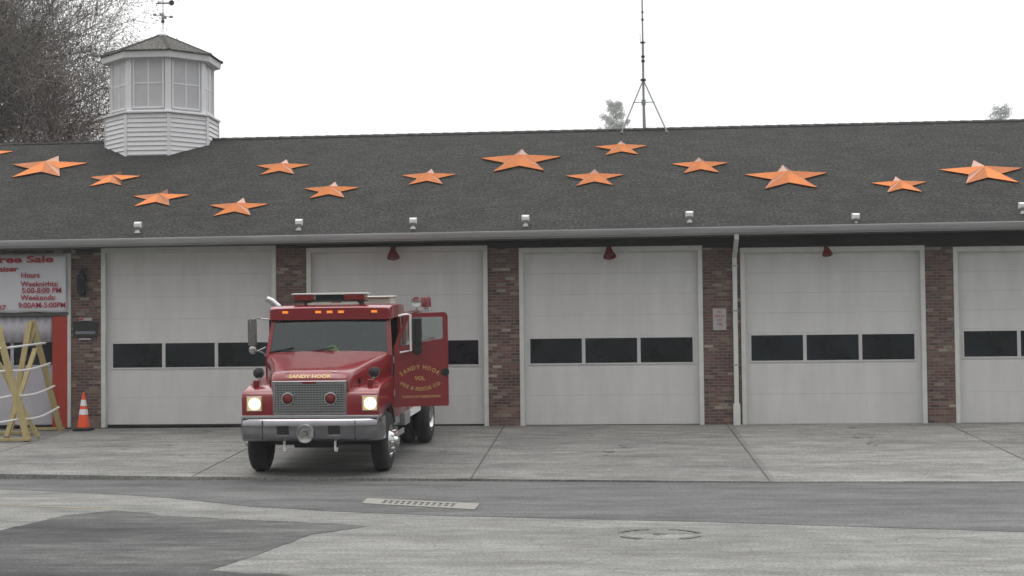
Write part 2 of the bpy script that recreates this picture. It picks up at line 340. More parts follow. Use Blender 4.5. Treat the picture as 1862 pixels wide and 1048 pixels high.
def text(mb, s, size, T, bold=.0, align='c', width=None):
    """flat lettering; T maps (u, v) to a point"""
    vs, fs = glyphs(s, size, bold)
    if not vs: return
    x0 = min(v[0] for v in vs); x1 = max(v[0] for v in vs); k = (width/(x1-x0)) if width else 1
    off = -(x0+x1)/2 if align == 'c' else -x0 if align == 'l' else -x1
    mb.add([T((v[0]+off)*k, v[1]) for v in vs], fs)
# ------------------------------------------------------------------ terrain, driveway, street
G = .0484; ROADZ = -.46
edge = [(-40, -7.0), (-24, -7.1), (-10.86, -7.66), (-7.26, -8.13), (-2.4, -8.57), (2.48, -9.05), (6.6, -9.15), (14, -9.2), (40, -9.2)]
def hill(x, y):
    h = 0
    if y > 60: t = min(1, (y-60)/300); h = 48*t*t*(3-2*t)*(1+.10*math.sin(x*.011)+.05*math.sin(x*.031+1))
    return h
mb = MB(); xs = [-700+i*35 for i in range(41)]; ys = [14+((i/30)**1.6)*700 for i in range(31)]
vs = [(x, y, hill(x, y)-.02) for y in ys for x in xs]
fs = [(j*41+i, j*41+i+1, (j+1)*41+i+1, (j+1)*41+i) for j in range(30) for i in range(40)]
mb.add(vs, fs, True)
mb.add([(-700, -9, -.6), (700, -9, -.6), (700, 14, -.02), (-700, 14, -.02)], [(0, 1, 2, 3)])
ysn = [-9, -48, -58, -68, -80, -95, -115, -150, -250, -700]  # unseen rise behind the camera, added to darken reflections in chrome and glass
vs = [(x, y, -.6+15*max(0, min(1, (-y-48)/60))**1.5*(1+.25*math.sin(x*.05)+.12*math.sin(x*.13+2))) for y in ysn for x in xs]
mb.add(vs, [(j*41+i, (j+1)*41+i, (j+1)*41+i+1, j*41+i+1) for j in range(len(ysn)-1) for i in range(40)], True)
tag(mb.build("ground", 'grass'), kind='structure')
mb = MB(); top = [(x, y, G*y) for x, y in edge]; n = len(edge)
back = [(x, .6, 0) for x, y in edge]; mid = [(x, 0, 0) for x, y in edge]
mb.add(top+mid+back+[(x, y, ROADZ-.1) for x, y in edge],
       [(i, i+1, n+i+1, n+i) for i in range(n-1)]+[(n+i, n+i+1, 2*n+i+1, 2*n+i) for i in range(n-1)]+[(i, 3*n+i, 3*n+i+1, i+1) for i in range(n-1)])
tag(mb.build("driveway", 'drive'), kind='structure')
mb = MB()
def seg(p, q, wd, dz=.004):
    d = Vector((q[0]-p[0], q[1]-p[1], 0)).normalized(); nn = Vector((-d.y, d.x, 0))*wd/2
    k = 14; L_ = []; Q_ = []
    for i in range(k+1):
        t = i/k; x = p[0]+(q[0]-p[0])*t; y = p[1]+(q[1]-p[1])*t; j = random.Random(i*7+int(p[0]*10)).uniform(.6, 1.35)
        L_.append((x+nn.x*j, y+nn.y*j, G*y+dz)); Q_.append((x-nn.x*j, y-nn.y*j, G*y+dz))
    mb.add(L_+Q_, [(i, i+1, k+1+i+1, k+1+i) for i in range(k)])
for x0, y1 in ((-12.2, -7.55), (-7.3, -8.1), (-2.42, -8.54), (2.52, -9.02), (7.28, -9.12), (12.1, -9.15)):
    seg((x0, -.02), (x0+.03, y1), .03)
seg((-18, -.32), (13, -.30), .02, .006)
tag(mb.build("driveway_joints", 'tar'), kind='structure')
M['stain'] = mat("oil_stain", (.06, .06, .056), .6, var=.3, vscale=9)
mb = MB(); rn = random.Random(12)
for k in range(46):
    x = rn.choice((-9.6, -4.9, 0.1, 5.0, 9.4))+rn.gauss(0, .55); y = -rn.uniform(.4, 7.3); r0 = rn.uniform(.015, .07)*(2.2 if k % 9 == 0 else 1)
    ang = [j*math.pi/5 for j in range(10)]; rr_ = [r0*rn.uniform(.55, 1.25) for _ in ang]
    mb.add([(x+r*math.cos(a), y+1.2*r*math.sin(a), G*(y+1.2*r*math.sin(a))+.004) for a, r in zip(ang, rr_)], [tuple(range(10))])
tag(mb.build("driveway_stains", 'stain'), kind='structure')
mb = MB(); mb.add([(-60, -60, ROADZ), (60, -60, ROADZ), (60, -6.9, ROADZ), (-60, -6.9, ROADZ)], [(0, 1, 2, 3)])
tag(mb.build("street", 'road'), kind='structure')
low = [(-40, -8.2), (-14, -8.6), (-10.07, -9.6), (-8.17, -10.31), (-6.89, -11.05), (-5.29, -12.36), (-3.96, -13.04), (-2.35, -13.62), (-.84, -13.98), (1.29, -14.46), (4.9, -15.55), (12, -17.2), (40, -24)]
mb = MB(); z = ROADZ+.004
def sheet(mb, up, lo, z):
    a = [(x, y, z) for x, y in up]; b = [(x, y, z) for x, y in lo]
    mb.add(a+list(reversed(b)), [tuple(range(len(a)+len(b)))])
# band between driveway lip and the older surface
sheet(mb, [(x, y+.08) for x, y in edge], low, z)
tag(mb.build("asphalt_road_band", 'band'), kind='structure')
# street patch with ragged rim
pp = [(-16, -24), (-8.17, -17.42), (-7.82, -15.15), (-7.6, -13.49), (-7.12, -12.86), (-6.5, -13.2), (-6.08, -13.55), (-5.13, -13.97), (-4.0, -14.38), (-3.5, -14.6), (-3.15, -14.8), (-3.30, -15.07), (-3.71, -15.67), (-3.92, -17.15), (-4.2, -18.6), (-1.5, -19.6), (0, -26), (-8, -32)]
rnd = random.Random(4); ring = []
for i in range(len(pp)):
    a = pp[i]; b = pp[(i+1) % len(pp)]; k = max(1, int(math.dist(a, b)/.16))
    for j in range(k):
        t = j/k; ring.append((a[0]+(b[0]-a[0])*t+rnd.uniform(-.02, .02), a[1]+(b[1]-a[1])*t+rnd.uniform(-.04, .04)))
mb = MB(); mb.add([(x, y, ROADZ+.004) for x, y in ring], [tuple(range(len(ring)))])
tag(mb.build("asphalt_road_patch", 'patch'), kind='structure')
mb = MB(); mb.add([(-9.6, -11.8, ROADZ+.004), (-7.2, -12.7, ROADZ+.004), (-7.2, -12.76, ROADZ+.004), (-9.6, -11.86, ROADZ+.004)], [(0, 1, 2, 3)])
tag(mb.build("road_line", 'yellow'), kind='structure')
# ------------------------------------------------------------------ fire station
SH = .0045
TR = math.tan(R(23)); EY = -.75; RIDGE_Y = 6.82
def rz(x, y): return 4.33+SH*x+(y-EY)*TR if y <= RIDGE_Y else rz(x, 2*RIDGE_Y-y)
X0, X1 = -17.2, 13.2
fs_ = empty("fire_station", (0, 0, 0), label="long low brick fire station with dark shingle roof and white garage doors", cat="building")
doors = [  # left, right, base z, top z
    (-16.4, -12.325, .06, 3.97+.02), (-11.59, -7.58, .05, 4.10), (-6.854, -2.777, .01, 4.035), (-2.04, 2.018, -.02, 3.967), (2.884, 6.894, -.05, 3.90), (7.54, 11.58, -.07, 3.86)]
mb = MB(); prev = X0
pz = 3.99
for (a, b, zb, zt) in doors:
    md = (prev+a)/2; mb.box(prev, md, 0, .35, -.3, pz); mb.box(md, a, 0, .35, -.3, zt); prev = b; pz = zt
mb.box(prev, X1, 0, .35, -.3, 3.86)
pe = X0
for i, (a, b, zb, zt) in enumerate(doors):
    e = X1 if i == 5 else (b+doors[i+1][0])/2
    mb.box(pe, e, 0, .35, zt, 4.24); pe = e
mb2 = mb
mb2.box(X0, X0+.3, .35, 13.6, -.3, 4.24); mb2.box(X1-.3, X1, .35, 13.6, -.3, 4.24); mb2.box(X0, X1, 13.6, 13.9, -.3, 4.24)
for xx in (X0, X1-.2):
    mb2.prism([(0.02, 4.245), (13.88, 4.245), (RIDGE_Y, rz(xx, RIDGE_Y)-.28)], 'x', xx, xx+.2)
mb.build("wall", 'brick', fs_)
MB().loft([[(x, -.024, zb), (x, -.003, zb), (x, -.003, 4.148+SH*x), (x, -.024, 4.148+SH*x)] for x, zb in ((X0, 4.135), (-12.2, 4.01), (-12.0, 4.115), (-7.2, 4.05), (-2.4, 3.985), (2.5, 3.92), (7.2, 3.875), (X1, 3.87)) if zb < 4.14+SH*x-.02]).build("eave_shade_strip", 'eave_shade', fs_)  # dark strip added over the brick header to stand in for eave shade
# roof slabs
mb = MB(); XA, XB = X0-.4, X1+.4; t = .10
sl = (RIDGE_Y-EY)/math.cos(R(23))
def rp(x, y, dz=0): return (x, y, rz(x, y)+dz)
ylo, yhi = EY-.05, RIDGE_Y
mb.add([rp(XA, ylo), rp(XB, ylo), rp(XB, yhi), rp(XA, yhi)], [(0, 1, 2, 3)], uvs=[[(XA, 0), (XB, 0), (XB, sl), (XA, sl)]])
yb = 2*RIDGE_Y-ylo
mb.add([rp(XA, yb), rp(XB, yb), rp(XB, yhi), rp(XA, yhi)], [(0, 1, 2, 3)], uvs=[[(XA, 0), (XB, 0), (XB, sl), (XA, sl)]])
lo = [rp(XA, ylo, -t), rp(XB, ylo, -t), rp(XB, yhi, -t), rp(XA, yhi, -t), rp(XA, yb, -t), rp(XB, yb, -t)]
hi = [rp(XA, ylo), rp(XB, ylo), rp(XB, yhi), rp(XA, yhi), rp(XA, yb), rp(XB, yb)]
mb.add(lo+hi, [(0, 3, 2, 1), (3, 4, 5, 2), (0, 1, 7, 6), (4, 10, 11, 5), (0, 6, 9, 3), (3, 9, 10, 4), (1, 2, 8, 7), (2, 5, 11, 8)])
roof = mb.build("roof", 'roof', fs_, recalc=False)
mb = MB()
k = 0; x = XA
while x < XB-.05:       # overlapping cap shingles along the ridge
    x2 = min(XB, x+.32)
    for sgn in (-1, 1):
        y2 = RIDGE_Y+sgn*.17
        mb.add([rp(x, RIDGE_Y, .030), rp(x2+.02, RIDGE_Y, .016), rp(x2+.02, y2, .012), rp(x, y2, .026)], [(0, 1, 2, 3)], uvs=[[(x, 0), (x2, 0), (x2, .1), (x, .1)]])
    x = x2
mb.build("ridge_cap", 'roof', roof, recalc=False)
# gutter, fascia, soffit
prof = [(-.76, 4.315), (-.885, 4.315), (-.89, 4.295), (-.875, 4.24), (-.85, 4.185), (-.82, 4.165), (-.76, 4.165)]
mb = MB(); secs = []
for i in range(13):
    x = XA+(XB-XA)*i/12; secs.append([(x, y, zz+SH*x) for y, zz in prof])
mb.loft(secs)
for i in range(1, 9):
    x = XA+3.4*i; mb.loft([[(xx, y-.004 if y < -.8 else y, zz+SH*x) for y, zz in prof] for xx in (x-.035, x+.035)])
g = mb.build("gutter", 'gutter', fs_)
mb = MB(); mb.loft([[(x, y, zz+SH*x) for y, zz in ((-.755, 4.15), (-.715, 4.15), (-.715, 4.225), (-.755, 4.225))] for x in (XA+.02, XB-.02)])
mb.build("fascia", 'trim', fs_)
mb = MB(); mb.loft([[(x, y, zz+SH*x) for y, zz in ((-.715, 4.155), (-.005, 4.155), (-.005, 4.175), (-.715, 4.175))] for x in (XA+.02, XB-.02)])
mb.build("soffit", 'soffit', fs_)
# downspout
mb = MB(); dx = 2.74
mb.box(dx-.05, dx+.05, -.79, -.69, 4.05, 4.18)
mb.bar((dx, -.74, 4.07), (dx, -.09, 3.72), .10, .08); mb.box(dx-.05, dx+.05, -.13, -.04, .42, 3.76)
ds = mb.build("downspout", 'trim', fs_, bevel=.008)
mb = MB(); mb.box(dx-.075, dx+.075, -.155, -.02, -.03, .46); mb.build("downspout_boot", 'trim', ds, bevel=.01)
for zz in (1.3, 2.5, 3.5): MB().box(dx-.07, dx+.07, -.135, -.005, zz, zz+.03).build("strap", 'galv', ds)
# garage doors
WZ = [(1.40, 1.92), (1.325, 1.875), (1.368, 1.915), (1.405, 1.96), (1.45, 2.015), (1.515, 2.08)]
def garage_door(i, a, b, zb, zt):
    cw = .085; yd = .13; mauve = (i == 0)
    xa, xb = a+cw, b-cw; zt2 = zt-.10
    mb = MB(); mb.box(xa-.02, xb+.02, yd+.03, yd+.05, zb, zt2)
    nsec = 7; h = (zt2-zb-.03)/nsec; z0 = zb+.03
    wz0, wz1 = zb+WZ[i][0], zb+WZ[i][1]
    if i == 0: wz0, wz1 = 1.455, 1.97
    bounds = [z0, z0+(wz0-.06-z0)/2, wz0-.06, wz1+.05]
    rest = zt2-(wz1+.05)
    bounds += [wz1+.05+rest*j/4 for j in (1, 2, 3, 4)]
    for j in range(len(bounds)-1):
        p, q = bounds[j]+.0006, bounds[j+1]-.0006
        mb.prism([(yd+.03, p), (yd+.004, p), (yd, p+.003), (yd, q-.003), (yd+.004, q), (yd+.03, q)], 'x', xa, xb)
        if j != 2:
            mdl = (p+q)/2
            for zz in (mdl-.10, mdl+.10): mb.box(xa+.01, xb-.01, yd-.002, yd, zz-.003, zz+.003)
    d = mb.build("garage_door", 'door_grey' if mauve else 'door', fs_)
    if mauve: d['label'] = "mauve grey garage door behind the wooden rack"
    # windows
    n = 3; gap = .075; m0 = .13 if not mauve else .10; ww = (xb-xa-2*m0-gap*(n-1))/n
    for k in range(n):
        x0 = xa+m0+k*(ww+gap); mb = MB()
        mb.mat(1)
        for (p, q, r_, s_) in ((x0-.03, x0, wz0-.03, wz1+.03), (x0+ww, x0+ww+.03, wz0-.03, wz1+.03), (x0, x0+ww, wz0-.03, wz0), (x0, x0+ww, wz1, wz1+.03)):
            mb.box(p, q, yd-.016, yd-.002, r_, s_)
        mb.mat(0).box(x0, x0+ww, yd-.010, yd-.003, wz0, wz1)
        mb.build("window", ['glass', 'door_grey' if mauve else 'door'], d)
    mb = MB(); mb.box(xa, xb, yd-.005, yd+.03, zb-.02, zb+.028); mb.build("bottom_seal", 'black', d)
    mb = MB()
    for (p, q) in ((a-.015, a+cw), (b-cw, b+.015)): mb.box(p, q, -.028, yd+.02, zb-.03, zt-.0995)
    mb.box(a-.015, b+.015, -.030, yd+.02, zt-.0995, zt+.012)
    mb.build("door_frame", 'trim', d, bevel=.006)
    return d
dd = [garage_door(i, *d) for i, d in enumerate(doors)]
# ---- cupola on the ridge
CX, CY = -12.19, RIDGE_Y
def octo(r, z, rot=22.5): return [(CX+r*math.cos(R(rot+45*k)), CY+r*math.sin(R(rot+45*k)), z) for k in range(8)]
mb = MB(); z = 6.55; secs = []
nb = 12; h = (8.03-6.55)/nb
for k in range(nb):
    secs.append(octo(1.535, z+k*h)); secs.append(octo(1.505, z+(k+1)*h-.003))
mb.loft(secs)
for k in range(8):      # corner boards
    x, y, _ = octo(1.53, 0)[k]; dx_, dy_ = (x-CX)/1.53, (y-CY)/1.53
    mb.bar((x-dx_*.03, y-dy_*.03, 6.56), (x-dx_*.03, y-dy_*.03, 8.02), .09, .07, up=(dx_, dy_, 0))
cup = mb.build("cupola", 'cup_white', fs_)
mb = MB(); mb.loft([octo(1.50, 8.03), octo(1.585, 8.035), octo(1.585, 8.075), octo(1.43, 8.12), octo(1.38, 8.12)]); mb.build("ledge", 'cup_white', cup)
mb = MB(); secs = [octo(1.36, 8.10), octo(1.36, 9.55)]; mb.loft(secs)
for k in range(8):
    p = octo(1.40, 0)[k]; dx_, dy_ = (p[0]-CX)/1.4, (p[1]-CY)/1.4
    q = (p[0]-dx_*.035, p[1]-dy_*.035)
    mb.bar((q[0], q[1], 8.09), (q[0], q[1], 9.52), .17, .06, up=(dx_, dy_, 0))
lant = mb.build("lantern_wall", 'cup_white', cup)
for k in range(8):
    a = octo(1.37, 0)[k]; b = octo(1.37, 0)[(k+1) % 8]
    A = Vector(a); B = Vector(b); d = (B-A); ln = d.length; d.normalize(); nrm = Vector((d.y, -d.x, 0))
    mb = MB(); z0, z1 = 8.22, 9.47; u0, u1 = .15, ln-.15
    def P(u, zz, o): q = A+d*u+nrm*o; return (q.x, q.y, zz)
    def slab(ua, ub, za, zb, o0, o1):
        mb.add([P(ua, za, o0), P(ub, za, o0), P(ub, zb, o0), P(ua, zb, o0), P(ua, za, o1), P(ub, za, o1), P(ub, zb, o1), P(ua, zb, o1)],
               [(0, 3, 2, 1), (4, 5, 6, 7), (0, 1, 5, 4), (1, 2, 6, 5), (2, 3, 7, 6), (3, 0, 4, 7)])
    mb.mat(0); slab(u0, u1, z0, z1, -.03, .012)
    mb.mat(1); um = (u0+u1)/2; zm = (z0+z1)/2
    slab(um-.02, um+.02, z0, z1, .012, .024)
    slab(u0, um-.02, zm-.02, zm+.02, .012, .022); slab(um+.02, u1, zm-.02, zm+.02, .012, .022)
    slab(u0-.05, u0, z0-.04, z1+.04, -.03, .035); slab(u1, u1+.05, z0-.04, z1+.04, -.03, .035)
    slab(u0, u1, z0-.05, z0, -.03, .033); slab(u0, u1, z1, z1+.05, -.03, .033)
    mb.build("cupola_window", ['cup_glass', 'cup_white'], cup)
mb = MB(); mb.loft([octo(1.42, 9.50), octo(1.58, 9.51), octo(1.60, 9.67), octo(1.50, 9.675)]); mb.build("cornice", 'cup_white', cup)
mb = MB(); o1 = octo(1.66, 9.675); o0 = octo(1.66, 9.70)
tip = .10
for k in range(8):
    a, b = o0[k], o0[(k+1) % 8]; t1, t2 = octo(.10, 10.36)[k], octo(.10, 10.36)[(k+1) % 8]
    e = 1.27
    mb.add([a, b, t2, t1], [(0, 1, 2, 3)], uvs=[[(k*2, 0), (k*2+e, 0), (k*2+e/2+.04, 1.7), (k*2+e/2-.04, 1.7)]])
    mb.add([o1[k], o1[(k+1) % 8], b, a], [(0, 1, 2, 3)])
mb.add(list(reversed(o1)), [tuple(range(8))])
cr = mb.build("cupola_roof", 'cup_roof', cup, recalc=False)
mb = MB()
for k in range(8):
    mb.bar(octo(1.655, 9.705)[k], octo(.10, 10.365)[k], .08, .025)
mb.build("hip_cap", 'cup_roof', cr)
mb = MB(); mb.lathe((CX, CY, 10.33), (0, 0, 1), [(0, .17), (.04, .17), (.13, .07), (.2, .03), (.2, 0)], 12); mb.build("finial_base", 'cup_white', cr)
# weathervane
wv = empty("weathervane", (CX+.02, CY, 10.52), label="small metal weathervane with ball and arrow on the cupola peak", cat="weathervane")
mb = MB(); mb.tube([(0, 0, 0), (0, 0, 1.02)], .013, 6); mb.build("rod", 'galv', wv)
mb = MB(); mb.lathe((0, 0, .18), (0, 0, 1), [(0, 0), (.02, .035), (.055, .05), (.09, .035), (.11, 0)], 12); mb.build("ball", 'blackm', wv)
mb = MB(); mb.bar((-.22, 0, .42), (.22, 0, .35), .016, .016); mb.bar((0, -.22, .385), (0, .22, .385), .016, .016)
mb.lathe((0, 0, .3), (0, 0, 1), [(0, .035), (.12, .045), (.22, .01)], 10)
for sx, zz in ((-.23, .42), (.23, .35)): mb.box(sx-.045, sx+.045, -.008, .008, zz-.03, zz+.04)
for sy in (-.23, .23): mb.box(-.03, .03, sy-.008, sy+.008, .35, .42)
mb.build("compass_arms", 'galv', wv)
mb = MB(); mb.bar((-.16, 0, .74), (.22, 0, .74), .02, .035); mb.lathe((.24, -.012, .745), (0, 1, 0), [(0, 0), (0, .075), (.024, .075), (.024, 0)], 12)
mb.prism([(-.20, .74), (-.12, .77), (-.12, .71)], 'y', -.008, .008)
mb.build("arrow", 'blackm', wv)
mb = MB(); mb.prism([(.06, .965), (.30, .955), (.33, .99), (.24, 1.01), (.20, 1.10), (.10, 1.12), (.03, 1.02)], 'y', -.01, .01); mb.build("top_figure", 'blackm', wv)
# ------------------------------------------------------------------ copper stars
stars = [(-16.78, 5.72, 1.48), (-14.56, 4.43, 1.96), (-12.45, 3.36, 1.31), (-10.81, 1.8, 1.39), (-8.71, 1.01, 1.4), (-8.3, 3.99, 1.37), (-6.7, 2.1, 1.35), (-4.44, 2.95, 1.35), (-2.24, 4.06, 2.02), (0.31, 4.97, 1.35), (-0.36, 2.63, 1.41), (2.22, 3.39, 1.39), (4.21, 2.32, 1.94), (6.73, 1.64, 1.27), (8.81, 2.38, 1.92)]
slab_ = ["copper star cut by the left edge, just below the ridge", "large copper star left of the cupola", "small copper star below the left corner of the cupola",
         "small copper star lower right of the cupola, above the leftmost roof floodlight", "lowest copper star on the roof, nearest the gutter", "small copper star high on the roof, first to the right of the cupola",
         "small copper star above the truck's exhaust stack and light bar", "small copper star just left of and below the large star by the antenna",
         "large copper star left of the antenna", "topmost copper star, right under the antenna tripod", "small copper star directly below the topmost star",
         "small copper star right of the antenna, above the fifth roof floodlight", "large copper star above the third red horn lamp", "small copper star between the two large stars at the right", "large copper star at the right edge of the photo"]
tilt = Matrix(((1, 0, 0), (0, math.cos(R(23)), 0), (0, 0, 1)))
me_star = {}
def star_mesh():
    mb = MB(); ring = []
    for k in range(10):
        r = .5257 if k % 2 == 0 else .5257*.382   # width tip to tip = 1
        a = math.pi/2+k*math.pi/5; ring.append((r*math.cos(a), r*math.sin(a)))
    top = [(x, y, .012) for x, y in ring]; bot = [(x, y, 0) for x, y in ring]
    mb.add(top+[(0, 0, .095)], [(k, (k+1) % 10, 10) for k in range(10)])
    mb.add(top+bot, [(k, 10+k, 10+(k+1) % 10, (k+1) % 10) for k in range(10)]); mb.add(list(reversed(bot)), [tuple(range(10))])
    return mb
s0 = star_mesh().build("copper_star", 'copper')
me = s0.data
rs = random.Random(2)
for i, (x, y, wd) in enumerate(stars):
    o = s0 if i == 0 else s0.copy()
    if i: C.objects.link(o)
    yc = y+.02*wd
    o.location = (x, yc, rz(x, yc)+.02); o.rotation_euler = (R(23), -math.atan(SH), R(rs.uniform(-1.5, 1.5)))
    o.scale = (wd*1.02, wd*1.02, wd*1.02); tag(o, slab_[i], "star", "copper stars on the roof")
# ------------------------------------------------------------------ roof floodlights
def floodlight():
    r = empty("roof_floodlight")
    mb = MB(); mb.box(-.07, .07, -.06, .06, 0, .03); mb.tube([(0, 0, .03), (0, 0, .075)], .05, 10); mb.build("base", 'lampwhite', r)
    mb = MB(); mb.tube([(0, 0, .06), (0, .0, .17)], .016, 8); mb.build("bracket", 'galv', r)
    mb = MB()
    mb.loft([[(sx*.07, -.08, .155+sz*.0) for sx, sz in ((-1, 0), (1, 0))]+[(.07, -.08, .25), (-.07, -.08, .25)],
             [(-.10, .06, .13), (.10, .06, .13), (.10, .06, .30), (-.10, .06, .30)]])
    mb.build("lamp_head", 'lampwhite', r, bevel=.01)
    mb = MB(); mb.box(-.085, .085, .062, .066, .15, .285); mb.build("lens", 'glass', r)
    return r
fl = floodlight()
FLX = [-10.63, -6.95, -4.37, -1.87, 1.745, 5.33, 8.98]
fll = ["leftmost white floodlight above the gutter, over the first white garage door", "white floodlight over the brick pillar left of the fire engine", "white floodlight above the door behind the fire engine",
       "white floodlight above the brick pillar right of the fire engine", "white floodlight left of the downspout", "white floodlight right of the third horn lamp, low behind the gutter lip", "white floodlight cut by the right edge of the photo"]
FLY = [-.48, -.51, -.57, -.54, -.50, -.70, -.36]
for i, x in enumerate(FLX):
    o = fl if i == 0 else copy_tree(fl)
    y = FLY[i]+.05; o.scale = (.88, .88, .88); o.location = (x, y, rz(x, y)-.01 if i != 5 else rz(x, y)-.06); tag(o, fll[i], "floodlight", "white floodlights along the roof edge")
# ------------------------------------------------------------------ antenna mast
an = empty("antenna_mast", (.935, RIDGE_Y, rz(.93, RIDGE_Y)+.02), label="thin grey antenna mast on a tripod standing on the roof ridge", cat="antenna")
mb = MB(); mb.tube([(0, 0, .0), (0, 0, 2.25)], .032, 8); mb.tube([(0, 0, 2.2), (-.01, 0, 5.2)], [.024, .018], 8); mb.build("mast", 'galv', an)
for (fx, fy) in ((-.60, -.32), (.60, -.34), (.06, .55)):
    mb = MB(); zf = (rz(0, RIDGE_Y+fy)-rz(0, RIDGE_Y)); mb.tube([(fx, fy, zf-.01), (0, 0, 1.30)], .020, 6); mb.box(fx-.05, fx+.05, fy-.05, fy+.05, zf-.03, zf+.0); mb.build("leg", 'galv', an)
mb = MB()
ps = [(-.29, -.16, .67), (.29, -.165, .67), (.03, .27, .67)]
for p in ps: mb.bar(p, (0, 0, .69), .018, .02)
mb.lathe((0, 0, .62), (0, 0, 1), [(0, 0), (0, .06), (.14, .06), (.14, 0)], 10); mb.build("brace", 'galv', an)
for zz, r_ in ((1.27, .075), (1.78, .05), (1.90, .05), (2.28, .05), (2.9, .035), (3.1, .03)):
    MB().lathe((0, 0, zz), (0, 0, 1), [(0, 0), (0, r_), (.05, r_), (.05, 0)], 8).build('collar', 'blackm', an)
mb = MB(); mb.bar((-.08, 0, 2.30), (.08, 0, 2.30), .02, .02); mb.tube([(-.07, 0, 2.30), (-.07, 0, 2.55)], .008, 5); mb.build("side_aerial", 'blackm', an)
# ------------------------------------------------------------------ red horn lamps
def horn():
    r = empty("red_horn_lamp")
    mb = MB(); mb.box(-.06, .06, -.05, .03, .03, .10); mb.tube([(0, -.01, .06), (0, -.14, .07), (0, -.18, -.02)], .03, 8); mb.build("bracket", 'blackm', r)
    mb = MB(); mb.lathe((0, -.16, .02), (.10, -.42, -1), [(0, .05), (.07, .07), (.12, .085), (.24, .15), (.27, .155), (.272, .14), (.20, .10), (.20, 0)], 20); mb.build("bell", 'reddark', r)
    return r
hn = horn()
hl = ["red horn lamp at the top of the door behind the fire engine", "red horn lamp at the top of the middle door, left of the downspout", "red horn lamp at the top of the door right of the downspout"]
for i, (x, zz, s) in enumerate(((-4.87, 4.0, .95), (-.04, 3.95, .95), (4.74, 3.90, .78))):
    o = hn if i == 0 else copy_tree(hn)
    o.location = (x, -.05, zz); o.scale = (s, s, s); tag(o, hl[i], "warning lamp", "red horn lamps above the doors")
# ------------------------------------------------------------------ wall sconce, plaque, sign
wsn = empty("wall_lantern", (-12.02, 0, 3.35), label="black lantern on the left brick pillar", cat="wall lamp")
mb = MB(); mb.box(-.05, .05, -.03, 0, -.35, .30); mb.tube([(0, -.02, .28), (0, -.12, .36), (0, -.14, .22)], .012, 6); mb.build("bracket", 'blackm', wsn)
mb = MB(); mb.lathe((0, -.14, -.30), (0, 0, 1), [(0, 0), (0, .05), (.05, .085), (.10, .10), (.11, .03)], 6, False)
mb.lathe((0, -.14, .05), (0, 0, 1), [(0, .115), (.05, .10), (.14, .035), (.20, .02), (.22, 0)], 6, False)
for k in range(6): mb.tube([(.10*math.cos(k*math.pi/3), -.14+.10*math.sin(k*math.pi/3), -.2), (.105*math.cos(k*math.pi/3), -.14+.105*math.sin(k*math.pi/3), .06)], .008, 4)
mb.build("lantern_frame", 'blackm', wsn)
mb = MB(); mb.lathe((0, -.14, -.2), (0, 0, 1), [(0, .085), (.26, .095)], 6, False); mb.build("lantern_glass", 'glass', wsn)
pq = empty("name_plaque", (-11.97, 0, 2.26), label="dark plaque with a grey line of letters on the left brick pillar", cat="sign")
mb = MB(); mb.box(-.285, .285, -.03, -.002, -.18, .175); mb.build("plate", 'blackm', pq, bevel=.005)
mb = MB(); mb.box(-.23, .23, -.034, -.03, -.105, -.045); mb.build("letter_line", 'plaq', pq)
mb = MB(); mb.box(-.15, .15, -.028, -.002, .195, .265); mb.mat(1).box(-.14, -.04, -.031, -.028, .205, .255); mb; mb.build("strip", ['signw', 'signr'], pq)
MB().box(-.15, .13, -.026, -.002, -.24, -.20).build("lower_strip", 'signw', pq)
sg = empty("parking_sign", (2.40, 0, 2.33), label="small white no parking sign with red letters on the brick pillar by the downspout", cat="sign")
mb = MB(); mb.box(-.148, .148, -.012, -.002, -.24, .24); mb.build("plate", 'signw', sg, bevel=.004)
mb = MB(); T0 = lambda dz: (lambda u, v: (u, -.0135, v+dz))
for s_, sz, dz, wd in (("NO", .085, .135, .10), ("PARKING", .085, .045, .21), ("ANY", .08, -.045, .12), ("TIME", .08, -.135, .13)): text(mb, s_, sz, T0(dz), .02, width=wd)
mb.build("lettering", 'signr', sg, recalc=False)
# ------------------------------------------------------------------ banner, red board and rail in the first bay
bn = empty("sale_banner", (-14.2, 0, 3.32), label="white vinyl tree sale banner with red lettering above the left bay", cat="banner")
rb_ = random.Random(7)
mb = MB(); nx, nz = 44, 14; x0, x1, z0, z1 = -2.2, 1.812, -.66, .655
vs = []
for j in range(nz+1):
    for i in range(nx+1):
        u = i/nx; v = j/nz
        vs.append((x0+(x1-x0)*u, -.085-.012*math.sin(u*19+v*2)*math.sin(v*3.1)-.006*math.sin(u*47+v*9), z0+(z1-z0)*v+.010*math.sin(u*25)*(1 if j in (0, nz) else 0)))
mb.add(vs, [(j*(nx+1)+i, j*(nx+1)+i+1, (j+1)*(nx+1)+i+1, (j+1)*(nx+1)+i) for j in range(nz) for i in range(nx)], True)
bo = mb.build("banner_sheet", 'banner', bn); sm = bo.modifiers.new("s", 'SOLIDIFY'); sm.thickness = .003
def TB(u0, v0): return lambda u, v: (u+u0-bn.location.x, -.112, v+v0-bn.location.z)
mb = MB(); text(mb, "Tree Sale", .215, TB(-12.68, 3.80), .035, 'r', 1.52); mb.build("lettering", 'bred', bn, recalc=False)
mb = MB(); text(mb, "Fundraiser", .17, TB(-13.50, 3.60), .03, 'r', 1.0); mb.build("lettering", 'bred', bn, recalc=False)
mb = MB(); text(mb, "Hours", .17, TB(-13.43, 3.45), .025, 'l', .43); mb.build("lettering", 'bred', bn, recalc=False)
mb = MB(); text(mb, "Weeknights:", .17, TB(-13.45, 3.25), .02, 'l', .88); mb.build("lettering", 'bred', bn, recalc=False)
mb = MB(); text(mb, "5:00-8:00 PM", .17, TB(-13.42, 3.10), .02, 'l', .92); mb.build("lettering", 'bred', bn, recalc=False)
